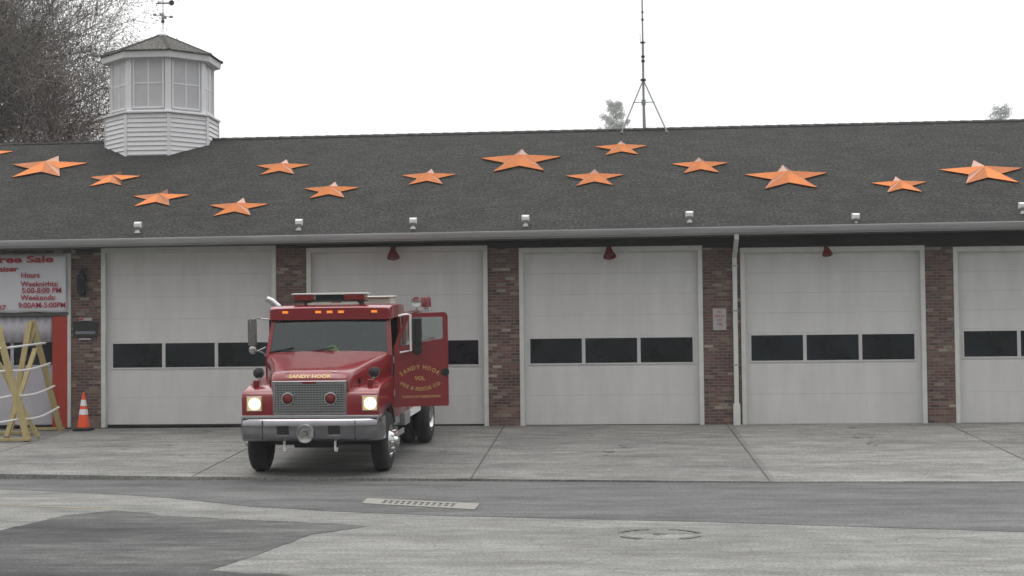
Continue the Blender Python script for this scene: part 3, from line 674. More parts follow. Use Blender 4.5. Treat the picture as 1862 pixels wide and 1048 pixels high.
mb = MB(); text(mb, "Weekends:", .17, TB(-13.45, 2.94), .02, 'l', .82); mb.build("lettering", 'bred', bn, recalc=False)
mb = MB(); text(mb, "9:00AM-5:00PM", .17, TB(-13.50, 2.765), .02, 'l', 1.10); mb.build("lettering", 'bred', bn, recalc=False)
mb = MB(); text(mb, "2007", .16, TB(-13.78, 2.72), .02, 'r', .42); mb.build("lettering", 'bred', bn, recalc=False)
mb = MB(); mb.box(-16.3, -12.36, -.045, .0, 2.585, 2.655); tag(mb.build("support_rail", 'soffit'), "dark horizontal rail under the sale banner", "rail")
mb = MB(); mb.box(-12.735, -12.385, -.03, .03, .03, 2.56)
for zz in (.7, 1.5, 2.2): mb.box(-12.72, -12.40, -.034, -.03, zz, zz+.006)
tag(mb.build("red_board", 'redboard', bevel=.004), "tall red painted board leaning in the left bay beside the brick pillar", "board")
mb = MB()   # corrugated sheet hung behind the rack
vs = []; k = 60
for i in range(k+1):
    x = -16.2+(3.45)*i/k; y = .06+.018*math.sin(i*1.9)
    vs += [(x, y, 1.98), (x, y, 2.585)]
mb.add(vs, [(2*i, 2*i+2, 2*i+3, 2*i+1) for i in range(k)], True)
o = mb.build("hanging_sheet", 'door_grey'); o.modifiers.new("s", 'SOLIDIFY').thickness = .004; tag(o, "mauve grey pleated sheet hung under the sale banner", "sheet")
# ------------------------------------------------------------------ wooden rack
def gz(y): return G*y
rk = empty("tree_rack", (-12.9, -1.4, gz(-1.4)), label="yellow pine A-frame rack with white cross bars in front of the left bay", cat="rack")
def lp(x, y, h): return (x+12.9, y+1.4, gz(y)+h-gz(-1.4))
def brd(name, a, b, w_, h_, up=(0, 1, 0)):
    mb = MB(); mb.bar(a, b, w_, h_, up); return mb.build(name, 'wood', rk, bevel=.004)
# rear frame (right) and front frame (left)
apexR = lp(-12.93, -.75, 2.50)
brd("leg", lp(-12.40, -.42, .0), apexR, .13, .05); brd("leg", lp(-13.30, -1.1, .0), lp(-12.97, -.79, 2.46), .12, .05)
brd("brace", lp(-13.10, -1.80, .02), lp(-12.80, -.90, 1.88), .10, .05)
brd("leg", lp(-12.33, -2.55, .0), lp(-13.08, -2.35, 2.45), .14, .05); brd("leg", lp(-13.9, -2.55, .0), lp(-13.12, -2.33, 2.47), .14, .05)
brd("brace", lp(-12.33, -1.95, .02), lp(-13.25, -1.85, 1.62), .09, .05)
brd("gusset", lp(-13.03, -.80, 1.98), lp(-12.89, -.72, 2.42), .17, .03); brd("gusset", lp(-13.17, -2.40, 2.12), lp(-13.02, -2.32, 2.42), .22, .03)
brd("foot", lp(-13.95, -2.62, .05), lp(-12.27, -2.60, .05), .06, .09); brd("foot", lp(-13.1, -.50, .05), lp(-12.33, -.34, .05), .06, .09)
brd("foot", lp(-13.95, -1.2, .05), lp(-12.6, -1.3, .05), .06, .09)
for k, (h, dxr, sag) in enumerate(((1.98, -12.74, 0), (1.50, -12.63, .05), (.97, -12.53, .07), (.47, -12.43, .08))):
    mb = MB(); pts = []
    xl = -13.08+(1-h/2.45)*.62
    for i in range(13):
        t = i/12; x = xl+(dxr+.06-xl)*t; y = -2.38+(-.62+2.38)*t; pts.append(lp(x, y, h-.02+.12*t*(1-h/2.6)-sag*math.sin(math.pi*t)))
    mb.tube(pts, .024, 8); mb.build("cross_bar", 'rope', rk)
    mb = MB(); pts = []
    for i in range(9):
        t = i/8; pts.append(lp(-14.4+(xl+14.4+.0)*t, -2.42, h-.01-sag*math.sin(math.pi*t)*.8+(0.12*(t-1) if h < 1.2 else 0)))
    mb.tube(pts, .022, 8); mb.build("cross_bar", 'rope', rk)
# ------------------------------------------------------------------ traffic cone
cn = empty("traffic_cone", (-11.88, -.40, gz(-.4)), label="orange traffic cone with two white bands at the foot of the left brick pillar", cat="traffic cone")
mb = MB(); mb.prism([(-.19, -.19), (.19, -.19), (.19, .19), (-.19, .19)], 'z', 0, .05); mb.lathe((0, 0, .05), (0, 0, 1), [(0, .16), (.02, .15), (.03, .14)], 20); mb.build("base", 'black', cn, bevel=.01)
def cr_(h): return .145-(h-.07)*.155
mb = MB(); mb.lathe((0, 0, 0), (0, 0, 1), [(.07, cr_(.07)), (.40, cr_(.40)), (.72, cr_(.72)), (.84, cr_(.84)), (.86, .02), (.86, 0)], 24); mb.build("cone_body", 'cone', cn)
for a, b in ((.36, .48), (.555, .69)):
    mb = MB(); mb.lathe((0, 0, 0), (0, 0, 1), [(a, cr_(a)), (a, cr_(a)+.004), (b, cr_(b)+.004), (b, cr_(b))], 24); mb.build("white_band", 'white', cn)
# ------------------------------------------------------------------ storm drain and manhole
dr = empty("storm_drain", (-2.80, -12.22, ROADZ), label="pale rectangular drain slab with grate slots in the asphalt in front of the truck", cat="drain")
q = [(-3.69, -11.42), (-1.93, -12.22), (-1.93, -13.0), (-3.66, -12.12)]
q = [(a+2.80, b+12.22) for a, b in q]
def qp(u, v):
    a = Vector(q[0]).lerp(Vector(q[1]), u); b = Vector(q[3]).lerp(Vector(q[2]), u); return a.lerp(b, v)
mb = MB(); zt = .018
us = [0, .17]+[.17+.66*k/22 for k in range(1, 23)]+[1]
def cell(ua, ub, va, vb, zz, zbt=.0):
    p = [qp(ua, va), qp(ub, va), qp(ub, vb), qp(ua, vb)]
    mb.add([(a.x, a.y, zbt) for a in p]+[(a.x, a.y, zz) for a in p], [(4, 5, 6, 7), (0, 1, 5, 4), (1, 2, 6, 5), (2, 3, 7, 6), (3, 0, 4, 7)])
cell(0, .17, 0, 1, zt); cell(.83, 1, 0, 1, zt); cell(.17, .83, 0, .22, zt); cell(.17, .83, .80, 1, zt)
slab = mb.build("drain_slab", 'drain', dr)
mb = MB()
for k in range(0, 12):
    ua = .17+.66*k/12; cell(ua+.030, ua+.055, .22, .80, .014)
cell(.17, .83, .48, .54, .015)
mb.build("grate", 'drain', dr)
mb = MB(); cell(.17, .83, .22, .80, .006); mb.build("pit", 'band', dr)
mhc = empty("manhole_cover", (.545, -15.72, ROADZ), label="flat manhole cover with a cracked rim in the pale street at the lower right", cat="manhole cover")
mb = MB(); mb.lathe((0, 0, 0), (0, 0, 1), [(.0, .50), (.005, .49), (.005, .43), (.004, .43), (.004, 0)], 40); mb.build("cover", M['road'], mhc)
mb = MB()
for a0, a1 in ((0.2, 1.3), (1.8, 2.9), (3.5, 4.2), (5.2, 6.0)):
    k = 10; pr = []
    for i in range(k+1):
        a = a0+(a1-a0)*i/k; wv_ = .03+.02*math.sin(i*2.1)
        pr.append((.52*math.cos(a), .52*math.sin(a), .008)); pr.append(((.52-wv_-.04)*math.cos(a), (.52-wv_-.04)*math.sin(a), .013))
    mb.add(pr, [(2*i, 2*i+1, 2*i+3, 2*i+2) for i in range(k)])
mb.lathe((0, 0, 0), (0, 0, 1), [(.0095, .085), (.0125, .08), (.0125, 0)], 14)
mb.build("rim", 'band', mhc)
# ------------------------------------------------------------------ trees
def grow(mb, leaf, p, d, ln, r, lvl, rnd, spread, leaf_p, maxl, leaf_s=.06, up=.12):
    nseg = 4 if lvl < 3 else 3; pts = [p]; rs_ = [r]
    for i in range(nseg):
        d = (d+Vector((rnd.gauss(0, .10), rnd.gauss(0, .10), rnd.gauss(0, .07)+up*.25))).normalized()
        p = p+d*ln/nseg; pts.append(p); rs_.append(r*(1-.62*(i+1)/nseg))
    mb.tube(pts, rs_, 7 if lvl == 0 else 5 if lvl < 2 else 3, cap=False)
    if lvl >= 2 and leaf is not None:
        for _ in range(leaf_p):
            q = pts[rnd.randrange(1, len(pts))]+Vector((rnd.gauss(0, .22), rnd.gauss(0, .22), rnd.gauss(0, .2)))
            a = Vector((rnd.gauss(0, 1), rnd.gauss(0, 1), rnd.gauss(0, 1))).normalized(); b = a.orthogonal().normalized(); s = leaf_s*rnd.uniform(.5, 1.3)
            leaf.add([q-a*s, q+b*s*.5, q+a*s, q-b*s*.5], [(0, 1, 2, 3)])
    if lvl >= maxl: return
    n = {0: 15, 1: 9, 2: 7, 3: 6, 4: 3}.get(lvl, 4)
    for i in range(n):
        t = rnd.uniform(.28 if lvl else .22, 1.0); j = min(int(t*nseg), nseg-1); q = pts[j].lerp(pts[j+1], t*nseg-j)
        a = d.orthogonal().normalized(); a.rotate(Matrix.Rotation(rnd.uniform(0, 6.28), 3, d))
        nd = (d*(1-spread)+a*spread*rnd.uniform(.8, 1.3)+Vector((0, 0, up))).normalized()
        grow(mb, leaf, q, nd, ln*rnd.uniform(.45, .70), max(rs_[j]*.55, .0075), lvl+1, rnd, spread, leaf_p, maxl, leaf_s, up)
def tree(name, loc, h, seed, label, cat, twig, leafm, leaf_p, maxl=4, spread=.55, r=.26, leaf_s=.06, group=None, tl=.55):
    rnd = random.Random(seed); root = empty(name, loc, label=label, cat=cat, group=group)
    mb = MB(); lf = MB()
    grow(mb, lf if leafm else None, Vector((0, 0, -.3)), Vector((rnd.uniform(-.05, .05), 0, 1)), h*tl, r, 0, rnd, spread, leaf_p, maxl, leaf_s)
    nt_ = 5*7  # faces of the lowest tube are the trunk
    tr = MB(); tr.tube([(0, 0, -.35), (0, 0, .1)], [r*1.5, r*1.06], 9); tr.build("trunk", 'bark', root)
    mb.build("branches", twig, root, recalc=False)
    if leafm and lf.v: lf.build("crown", leafm, root, recalc=False)
    return root
TG = "trees behind the station at the left"
tree("bare_tree", (-21.0, 19.5, 0), 18.5, 11, "tallest bare grey-brown tree behind the roof at the upper left, beside the cupola", "tree", 'twig', 'leafdk', 1, maxl=5, r=.32, leaf_s=.045)
tree("bare_tree", (-23.6, 21.0, 0), 19, 5, "bare tree at the far left edge with grey-green twigs", "tree", 'twig', 'leafdk', 1, maxl=5, r=.32, leaf_s=.045)
tree("leafy_tree", (-19.7, 16.0, 0), 12.5, 23, "low russet tree between the big bare tree and the cupola", "tree", 'twig', 'leafrd', 3, r=.2, leaf_s=.05)
tree("leafy_tree", (-21.6, 17.0, 0), 14.5, 31, "dark dense tree in front of the bare ones at the left, low over the roof", "tree", 'twig', 'leafdk', 4, r=.24, leaf_s=.05)
for nm, x, y, h, sd, lb in (("distant_tree", 1.0, 400, 20, 3, "hazy tree on the skyline just left of the antenna"), ("distant_tree", 108.5, 400, 16, 8, "very faint tree on the skyline at the upper right")):
    root = empty(nm, (x, y, hill(x, y)-.5), label=lb, cat="tree")
    rnd = random.Random(sd); mb = MB(); lf = MB()
    mb.tube([(0, 0, 0), (.3, 0, h*.9)], [.45, .1], 7)
    for k in range(44):
        z = rnd.uniform(.35, .97)*h; a = rnd.uniform(0, 6.28); ln = (1.1-z/h)*7.5*rnd.uniform(.5, 1.1)+.8
        e = Vector((.3*z/h+math.cos(a)*ln, math.sin(a)*ln, z+rnd.uniform(.3, .5)*ln)); mb.tube([(.3*z/h, 0, z), e], [.14, .04], 4, cap=False)
        for c in range(int(5+ln*2)):
            t = rnd.uniform(.35, 1.05); q = Vector((.3*z/h, 0, z)).lerp(e, t)+Vector((rnd.gauss(0, .4), rnd.gauss(0, .4), rnd.gauss(0, .4)))
            for _ in range(9):
                p = q+Vector((rnd.gauss(0, .35), rnd.gauss(0, .35), rnd.gauss(0, .3))); aa = Vector((rnd.gauss(0, 1), rnd.gauss(0, 1), rnd.gauss(0, 1))).normalized(); b = aa.orthogonal().normalized(); s = rnd.uniform(.15, .35)
                lf.add([p-aa*s, p+b*s*.5, p+aa*s, p-b*s*.5], [(0, 1, 2, 3)])
    mb.build("trunk", 'bark', root, recalc=False); lf.build("crown", 'evergreen', root, recalc=False)
#TRUCK-BEGIN
# ------------------------------------------------------------------ fire engine
tk = empty("fire_engine", (-5.12, -7.42, G*-7.42+.055), (0, .0484, R(-91.6)), label="red fire engine with lit headlights, chrome bumper and open driver door on the driveway", cat="fire engine")
def part(mb, name, mats, parent=None, bevel=0, recalc=True, label=None):
    o = mb.build(name, mats, parent or tk, bevel=bevel, recalc=recalc)
    if label: o['label'] = label
    return o
def half(pts): return [(x, -y, z) for x, y, z in pts]+[(x, y, z) for x, y, z in reversed(pts)]
# hood
S_ = [(.905, .645, 1.52, .60, 1.60), (.895, .66, 1.54, .61, 1.625), (.80, .70, 1.60, .64, 1.725), (.73, .72, 1.63, .65, 1.745), (.5, .78, 1.68, .69, 1.785), (0, .90, 1.79, .80, 1.88), (-.4, 1.06, 1.88, .95, 1.955), (-.63, 1.13, 1.925, 1.02, 2.0)]
secs = []
for x, ws, zs, wt, zt in S_:
    secs.append(half([(x, ws-.0, .98), (x, ws, zs-.16), (x, ws, zs), (x, (ws+wt)/2+.015, (zs+zt)/2+.018), (x, wt, zt), (x, wt*.5, zt+.022)]))
mb = MB(); mb.loft(secs, smooth=True)
hood = part(mb, "hood", 'red')
mb = MB()
text(mb, "SANDY HOOK", .105, lambda u, v: (.905-.095*(v+.02)/.138+.004, u-.0, 1.628+.10*(v+.02)/.138+.006), .02, width=.74)
part(mb, "lettering", 'gold', hood, recalc=False)
mb = MB()
for sy in (-1, 1): mb.tube([(.80, sy*.45, 1.735), (.80, sy*.38, 1.745)], .012, 6)
part(mb, "hood_vent", 'chrome', hood)
# fenders
for sy in (-1, 1):
    arch = [(.62*math.cos(a), .50+.62*math.sin(a)) for a in [R(27+k*(126/14)) for k in range(15)]]
    poly = [(.955, .985), (.955, 1.30), (.93, 1.385), (.86, 1.435), (.6, 1.49), (.1, 1.545), (-.4, 1.57), (-.66, 1.57), (-.66, .78)]+list(reversed(arch))+[(.60, .985)]
    mb = MB(); mb.prism(poly, 'y', sy*.60, sy*1.19)
    f = part(mb, "fender", 'red', bevel=.045)
    mb = MB(); k = 16
    a_ = [(.625*math.cos(R(22+k_*(136/15))), sy*1.195, .50+.625*math.sin(R(22+k_*(136/15)))) for k_ in range(16)]
    mb.tube(a_, .016, 6); part(mb, "arch_trim", 'black', f)
    mb = MB(); yc = sy*1.0+.04
    mb.box(.950, .968, yc-.14, yc+.14, 1.085, 1.345); b_ = part(mb, "headlight", 'chrome', bevel=.006)
    mb = MB(); mb.box(.968, .976, yc-.12, yc+.12, 1.10, 1.33); part(mb, "lens", 'lens', b_)
    mb = MB(); mb.lathe((.977, yc+.01, 1.215), (1, 0, 0), [(0, .098), (.012, .085), (.016, 0)], 20); part(mb, "bulb", 'head', b_)
    # amber marker and fender mirror
    mb = MB(); mb.box(.60, .68, sy*1.0-.05, sy*1.0+.05, 1.46, 1.60); part(mb, "marker_lamp", 'reddark', f, bevel=.012)
    mb = MB(); mb.tube([(.42, sy*.98, 1.50), (.40, sy*1.02, 1.66)], .012, 6); fm = part(mb, "fender_mirror", 'chrome')
    mb = MB(); mb.lathe((.44, sy*1.02, 1.70), (-1, 0, 0), [(0, 0), (.01, .05), (.04, .085), (.08, .09), (.082, 0)], 16); part(mb, "mirror_shell", 'blackm', fm)
    mb = MB(); mb.lathe((.41, sy*1.02, 1.70), (-1, 0, 0), [(0, .088), (.0, .098), (.04, .098), (.04, .09)], 16); part(mb, "mirror_ring", 'chrome', fm)
mb = MB(); mb.tube([(-.1, .95, 1.62), (-.1, 1.02, 1.70), (-.45, 1.08, 1.72), (-.5, 1.02, 1.66)], .018, 8); part(mb, "grab_handle", 'chrome')
# grille
mb = MB(); gx = .915
mb.box(gx, gx+.04, -.64, .64, 1.555, 1.60); mb.box(gx, gx+.04, -.64, .64, 1.03, 1.075); mb.box(gx, gx+.04, -.64, -.60, 1.075, 1.555); mb.box(gx, gx+.04, .60, .64, 1.075, 1.555)
gr = part(mb, "grille_frame", 'chrome', bevel=.010)
mb = MB(); mb.box(gx-.02, gx+.002, -.6, .6, 1.075, 1.555)
part(mb, "grille_backing", 'blackm', gr)
mb = MB()
for k in range(12):
    z = 1.085+k*.0405; mb.box(gx+.004, gx+.026, -.6, .6, z, z+.024)
for k in range(23):
    y = -.575+k*.0523; mb.box(gx+.012, gx+.0285, y-.005, y+.005, 1.075, 1.555)
part(mb, "grille_bars", 'grille', gr)
mb = MB(); mb.box(gx+.04, gx+.048, -.12, .12, 1.552, 1.592); part(mb, "badge", 'reddark', gr)
for y in (-.37, .37):
    mb = MB(); mb.lathe((gx+.03, y, 1.30), (1, 0, 0), [(0, .115), (.05, .11), (.055, .09), (.03, .085)], 20); wl = part(mb, "grille_lamp", 'chrome')
    mb = MB(); mb.lathe((gx+.06, y, 1.30), (1, 0, 0), [(0, .088), (.035, .07), (.05, .03), (.052, 0)], 16); part(mb, "red_lens", 'reddark', wl)
# bumper
mb = MB(); prf = [(-.20, .60), (-.02, .58), (.035, .62), (.05, .70), (.05, .84), (.035, .92), (.0, .955), (-.20, .965)]
secs = []
for y, back in ((-1.225, -.42), (-1.215, -.16), (-1.16, -.05), (-1.03, -.005), (-.78, .02), (0, .03), (.78, .02), (1.03, -.005), (1.16, -.05), (1.215, -.16), (1.225, -.42)):
    secs.append([(1.0+back+(px if px > -.1 else -.10), y, pz) for px, pz in prf])
mb.loft(secs, smooth=True)
bp_ = part(mb, "bumper", 'chrome_dull')
mb = MB()
for y in (-.80, .80): mb.box(1.058, 1.078, y-.004, y+.004, .60, .945)
part(mb, "seam", 'blackm', bp_)
for y in (-.44, .44):
    mb = MB(); mb.box(1.065, 1.083, y-.105, y+.105, .70, .85); part(mb, "tow_opening", 'blackm', bp_)
    mb = MB(); mb.box(1.07, 1.10, y-.11, y+.11, .675, .695); part(mb, "opening_lip", 'chrome', bp_)
    mb = MB(); mb.tube([(.98, y, .60), (1.0, y, .46), (1.03, y+.01, .42), (1.06, y+.04, .42), (1.07, y+.05, .47)], .020, 8); part(mb, "tow_hook", 'lampwhite')
mb = MB(); mb.lathe((1.07, -.05, .715), (1, 0, 0), [(0, .165), (.05, .165), (.075, .15), (.07, .125), (.03, .115), (.02, .05), (.06, .03), (.065, 0)], 28); sr = part(mb, "siren", 'chrome')
mb = MB(); mb.lathe((1.094, -.05, .715), (1, 0, 0), [(0, .118), (.002, .06)], 24); part(mb, "siren_mesh", 'grille', sr)
mb = MB(); mb.box(.62, .99, -1.19, 1.19, .968, 1.015); mb.box(.55, .62, -.6, .6, .968, 1.015); part(mb, "bumper_deck", 'alu', bevel=.006)
# chassis
mb = MB()
for sy in (-1, 1): mb.box(-6.2, .93, sy*.43-.05, sy*.43+.05, .58, .84)
for x in (.6, -.9, -2.4, -3.4, -5.2): mb.box(x-.06, x+.06, -.38, .38, .60, .82)
mb.box(-.12, .12, -.9, .9, .42, .56); mb.tube([(-4.4, -.9, .5), (-4.4, .9, .5)], .12, 10); mb.lathe((-4.4, -.2, .5), (0, 1, 0), [(0, .12), (.1, .24), (.3, .24), (.4, .12)], 14)
mb.box(-.55, .60, -.36, .36, .42, 1.0); mb.tube([(-.5, 0, .6), (-4.1, 0, .55)], .06, 8)
mb.box(.72, .86, -.60, .60, .50, .97)
part(mb, "chassis", 'black')
# wheels
def wheel(x, y, sy, front):
    mb = MB(); r = .52; wd = .28
    pr = [(0, .29), (.0, .44), (.02, .49), (.05, r-.01), (.08, r), (wd-.08, r), (wd-.05, r-.01), (wd-.02, .49), (wd, .44), (wd, .29)]
    mb.lathe((x, y-sy*wd, r-.055), (0, sy, 0), pr, 36)
    for k in range(4):
        t_ = .075+k*.038; mb.lathe((x, y-sy*wd, r-.055), (0, sy, 0), [(t_, r), (t_, r+.006), (t_+.022, r+.006), (t_+.022, r)], 36, False)
    wh = part(mb, "wheel", 'tyre')
    mb = MB()
    if front: pr = [(-.03, .295), (.0, .29), (-.02, .26), (-.05, .24), (.02, .20), (.07, .17), (.075, .10), (.13, .09), (.15, .05), (.15, 0)]
    else: pr = [(-.02, .295), (.0, .29), (-.03, .26), (-.15, .24), (-.16, .14), (-.02, .12), (.0, .05), (.0, 0)]
    mb.lathe((x, y, r-.055), (0, sy, 0), pr, 28); rim = part(mb, "rim", 'chrome', wh)
    mb = MB()
    for k in range(10):
        a = k*math.pi/5; off = .035 if front else -.15
        mb.lathe((x+.19*math.cos(a), y+sy*off, r-.055+.19*math.sin(a)), (0, sy, 0), [(0, .020), (.05, .016), (.055, 0)], 6)
    part(mb, "lug_nuts", 'chrome', wh)
    return wh
for sy in (-1, 1):
    wheel(0, sy*1.23, sy, True); wheel(-4.4, sy*1.31, sy, False)
    mb = MB(); mb.lathe((-4.4, sy*.68, .465), (0, sy, 0), [(0, .29), (.0, .44), (.05, .51), (.08, .52), (.2, .52), (.26, .49), (.28, .44), (.28, .29)], 32); part(mb, "inner_wheel", 'tyre')
# cab ------------------------------------------------------------
cw = 1.16
mb = MB()
mb.box(-.70, -.63, -cw, cw, .80, 1.93)                                   # cowl
mb.box(-2.20, -.70, -cw, -1.115, .80, 2.06)                               # right lower side
mb.box(-2.20, -.70, 1.115, cw, .80, 1.04)                                 # left sill
mb.box(-2.20, -1.68, 1.115, cw, 1.04, 2.06)
mb.box(-2.26, -2.20, -cw, cw, .80, 2.62)                                 # rear wall
mb.box(-2.20, -.70, -1.11, 1.11, .96, 1.02)                              # floor
for sy in (-1, 1):
    mb.bar((-.66, sy*1.125, 1.92), (-.915, sy*1.05, 2.63), .07, .07, up=(0, 1, 0))       # pillars
    mb.box(-1.76, -1.68, sy*1.12-.03, sy*1.12+.03, 2.06, 2.62)
mb.box(-2.20, -2.08, -1.15, -1.09, 2.06, 2.62); mb.box(-2.20, -2.08, 1.09, 1.15, 2.06, 2.62)
cab = part(mb, "cab", 'red')
rs2 = [(-.79, 1.10, 2.585, 1.10, 2.73, 1.02, 2.785), (-.84, 1.12, 2.585, 1.12, 2.76, 1.05, 2.815), (-1.05, 1.135, 2.60, 1.135, 2.775, 1.06, 2.83), (-1.8, 1.135, 2.60, 1.135, 2.775, 1.06, 2.84), (-2.27, 1.135, 2.60, 1.12, 2.76, 1.05, 2.81)]
mb = MB(); mb.loft([half([(x, a, b), (x, c, d), (x, (c+e)/2+.025, (d+f_)/2+.018), (x, e, f_), (x, e*.5, f_+.012)]) for x, a, b, c, d, e, f_ in rs2], smooth=True)
rc = part(mb, "cab_roof", 'red')
for y in (-.82, -.21, 0, .21, .82):
    mb = MB(); mb.loft([[(-.785, y-.055, 2.70), (-.785, y+.055, 2.70), (-.79, y+.055, 2.745), (-.79, y-.055, 2.745)], [(-.76, y-.035, 2.707), (-.76, y+.035, 2.707), (-.77, y+.035, 2.735), (-.77, y-.035, 2.735)]])
    part(mb, "clearance_lamp", 'amber', rc)
# windscreen with rubber seal
def ws(y, t, o=0): return (-.668-.225*t+o*.95, y*(1-.035*t), 1.975+.615*t+o*.3)
mb = MB(); mb.add([ws(-1.08, 0, .012), ws(0, 0, .035), ws(1.08, 0, .012), ws(1.08, 1, .012), ws(0, 1, .035), ws(-1.08, 1, .012)], [(0, 1, 4, 5), (1, 2, 3, 4)])
wn = part(mb, "windscreen", 'wind', recalc=False)
mb = MB(); mb.tube([ws(-1.095, 0), ws(0, 0, .03), ws(1.095, 0), ws(1.095, 1), ws(0, 1, .03), ws(-1.095, 1), ws(-1.095, 0)], .022, 6, cap=False); part(mb, "rubber_seal", 'black', wn)
for y in (-.35, .40):
    mb = MB(); mb.tube([ws(y, -.03, .06), ws(y-.5, .10, .045)], .009, 6); mb.bar(ws(y-.75, .03, .042), ws(y-.30, .16, .042), .012, .02); part(mb, "wiper", 'blackm', wn)
# interior
mb = MB(); mb.box(-1.0, -.72, -.95, .95, 1.45, 1.93); mb.box(-1.05, -1.0, .15, .75, 1.75, 1.97); part(mb, "dashboard", 'inside', bevel=.03)
mb = MB(); mb.box(-2.19, -2.17, -1.03, 1.03, 1.03, 2.58); mb.box(-2.19, -.98, -1.02, 1.02, 2.565, 2.585); part(mb, "cab_lining", 'inside')
for y in (-.5, .5):
    mb = MB(); mb.box(-1.75, -1.25, y-.26, y+.26, 1.35, 1.52); s_ = part(mb, "seat", 'seat', bevel=.05)
    mb = MB(); mb.loft([[(-1.85, y-.25, 1.5), (-1.72, y-.25, 1.5), (-1.72, y+.25, 1.5), (-1.85, y+.25, 1.5)], [(-1.93, y-.22, 2.15), (-1.83, y-.22, 2.15), (-1.83, y+.22, 2.15), (-1.93, y+.22, 2.15)]]); part(mb, "seat_back", 'seat', s_, bevel=.04)
    mb = MB(); mb.box(-1.93, -1.84, y-.13, y+.13, 2.18, 2.36); part(mb, "headrest", 'seat', s_, bevel=.03)
mb = MB(); pts = [(-1.12+.10*math.sin(a), .48+.20*math.cos(a), 1.93+.19*math.sin(a)) for a in [k*math.pi/12 for k in range(25)]]
mb.tube(pts, .014, 6, cap=False); mb.bar((-1.12, .29, 1.93), (-1.12, .67, 1.93), .02, .03); mb.tube([(-1.12, .48, 1.93), (-.98, .48, 1.80)], .02, 6); part(mb, "steering_wheel", 'blackm')
mb = MB(); mb.lathe((-.84, .02, 1.935), (0, 0, 1), [(0, .15), (.06, .14), (.13, .11), (.18, .06), (.20, 0)], 10)
o = mb.build("safety_vest", 'vest', None); o.parent = None
o.matrix_world = Matrix.Translation(tk.location) @ tk.rotation_euler.to_matrix().to_4x4()
tag(o, "crumpled yellow-green safety vest on the dashboard behind the windscreen", "vest")
mb = MB(); mb.box(-.93, -.90, -.85, -.45, 2.50, 2.58); mb.box(-.93, -.90, .45, .85, 2.53, 2.58); part(mb, "sun_visor", 'black')
mb = MB(); mb.box(-.935, -.915, -.12, .06, 2.46, 2.54); part(mb, "rear_view_mirror", 'blackm')
mb = MB(); mb.box(-2.08, -1.76, 1.12, 1.125, 2.06, 2.60); part(mb, "side_window", 'wind')
mb = MB(); mb.box(-2.08, -1.76, -1.125, -1.12, 2.06, 2.60); part(mb, "side_window", 'wind')
mb = MB(); mb.box(-1.68, -.80, -1.125, -1.12, 2.06, 2.60); part(mb, "side_window", 'wind')
# open driver door
HX, HY = -.69, 1.18
mb = MB(); t0, t1 = -.032, .022
for poly in ([(0, 1.0), (.97, 1.0), (.985, 1.03), (.985, 2.235), (0, 2.075)], [(0, 2.0755), (.075, 2.087), (.285, 2.61), (.22, 2.61)],
             [(.895, 2.221), (.985, 2.2355), (.985, 2.61), (.895, 2.61)], [(.22, 2.6105), (.985, 2.6105), (.97, 2.67), (.92, 2.695), (.26, 2.68)]):
    mb.prism(poly, 'y', t0, t1)
door = mb.build("door", 'red', tk); door.location = (HX, HY, 0); door.rotation_euler = (0, 0, R(103)); door['label'] = "open driver door with gold lettering"
mb = MB(); mb.add([(.075, -.004, 2.088), (.895, -.004, 2.222), (.895, -.004, 2.61), (.286, -.004, 2.61)], [(0, 1, 2, 3)]); part(mb, "door_window", 'wind', door, recalc=False)
mb = MB(); mb.bar((.0, -.034, 1.955), (.985, -.034, 2.105), .012, .016, up=(0, 1, 0)); part(mb, "crease", 'red', door)
mb = MB(); mb.lathe((.925, -.034, 1.61), (0, -1, 0), [(0, .075), (.012, .07), (.012, .05), (-.0, .045), (0, 0)], 18); mb.box(.86, .95, -.055, -.034, 1.59, 1.615); part(mb, "door_handle", 'blackm', door)
mb = MB(); T = lambda u, v: (u, -.0345, v)
def arc(s, u0, u1, zf, size):
    ws_ = []
    for ch in s:
        vs, _ = glyphs(ch, size, .02) if ch != ' ' else ([], 0)
        ws_.append((max(v[0] for v in vs)-min(v[0] for v in vs)) if vs else size*.28)
    gap = size*.12; tot = sum(ws_)+gap*(len(s)-1); k = (u1-u0)/tot; u = u0
    for ch, w_ in zip(s, ws_):
        uc = u+w_*k/2
        if ch != ' ':
            sl_ = math.atan((zf(uc+.01)-zf(uc-.01))/.02); c_, s_ = math.cos(sl_), math.sin(sl_)
            text(mb, ch, size, lambda a, b, uc=uc, c_=c_, s_=s_: T(uc+a*k*c_-b*s_, zf(uc)+a*k*s_+b*c_), .02)
        u += (w_+gap)*k
arc("SANDY HOOK", .13, .81, lambda u: 1.675-.125*((u-.47)/.34)**2, .105)
text(mb, "VOL.", .10, lambda u, v: T(u+.47, v+1.475), .02, width=.20)
arc("FIRE & RESCUE CO.", .10, .86, lambda u: 1.285+.12*((u-.48)/.38)**2, .088)
text(mb, "TOWN OF NEWTOWN", .062, lambda u, v: T(u+.48, v+1.155), .02, width=.70)
part(mb, "door_lettering", 'gold', door, recalc=False)
mb = MB(); mb.tube([(.10, -.03, 2.64), (.22, -.14, 2.67), (.30, -.20, 2.665), (.30, -.20, 2.02), (.12, -.03, 1.98)], .020, 8); dm = part(mb, "mirror_arm", 'rope', door)
mb = MB(); mb.box(.335, .365, -.24, -.07, 2.12, 2.60); mb.box(.365, .50, -.20, -.10, 2.10, 2.60); part(mb, "mirror_head", 'blackm', door, bevel=.02)
mb = MB(); mb.lathe((.42, -.12, 2.02), (0, -1, 0), [(0, .085), (.05, .08), (.08, 0)], 14); part(mb, "convex_mirror", 'blackm', door)
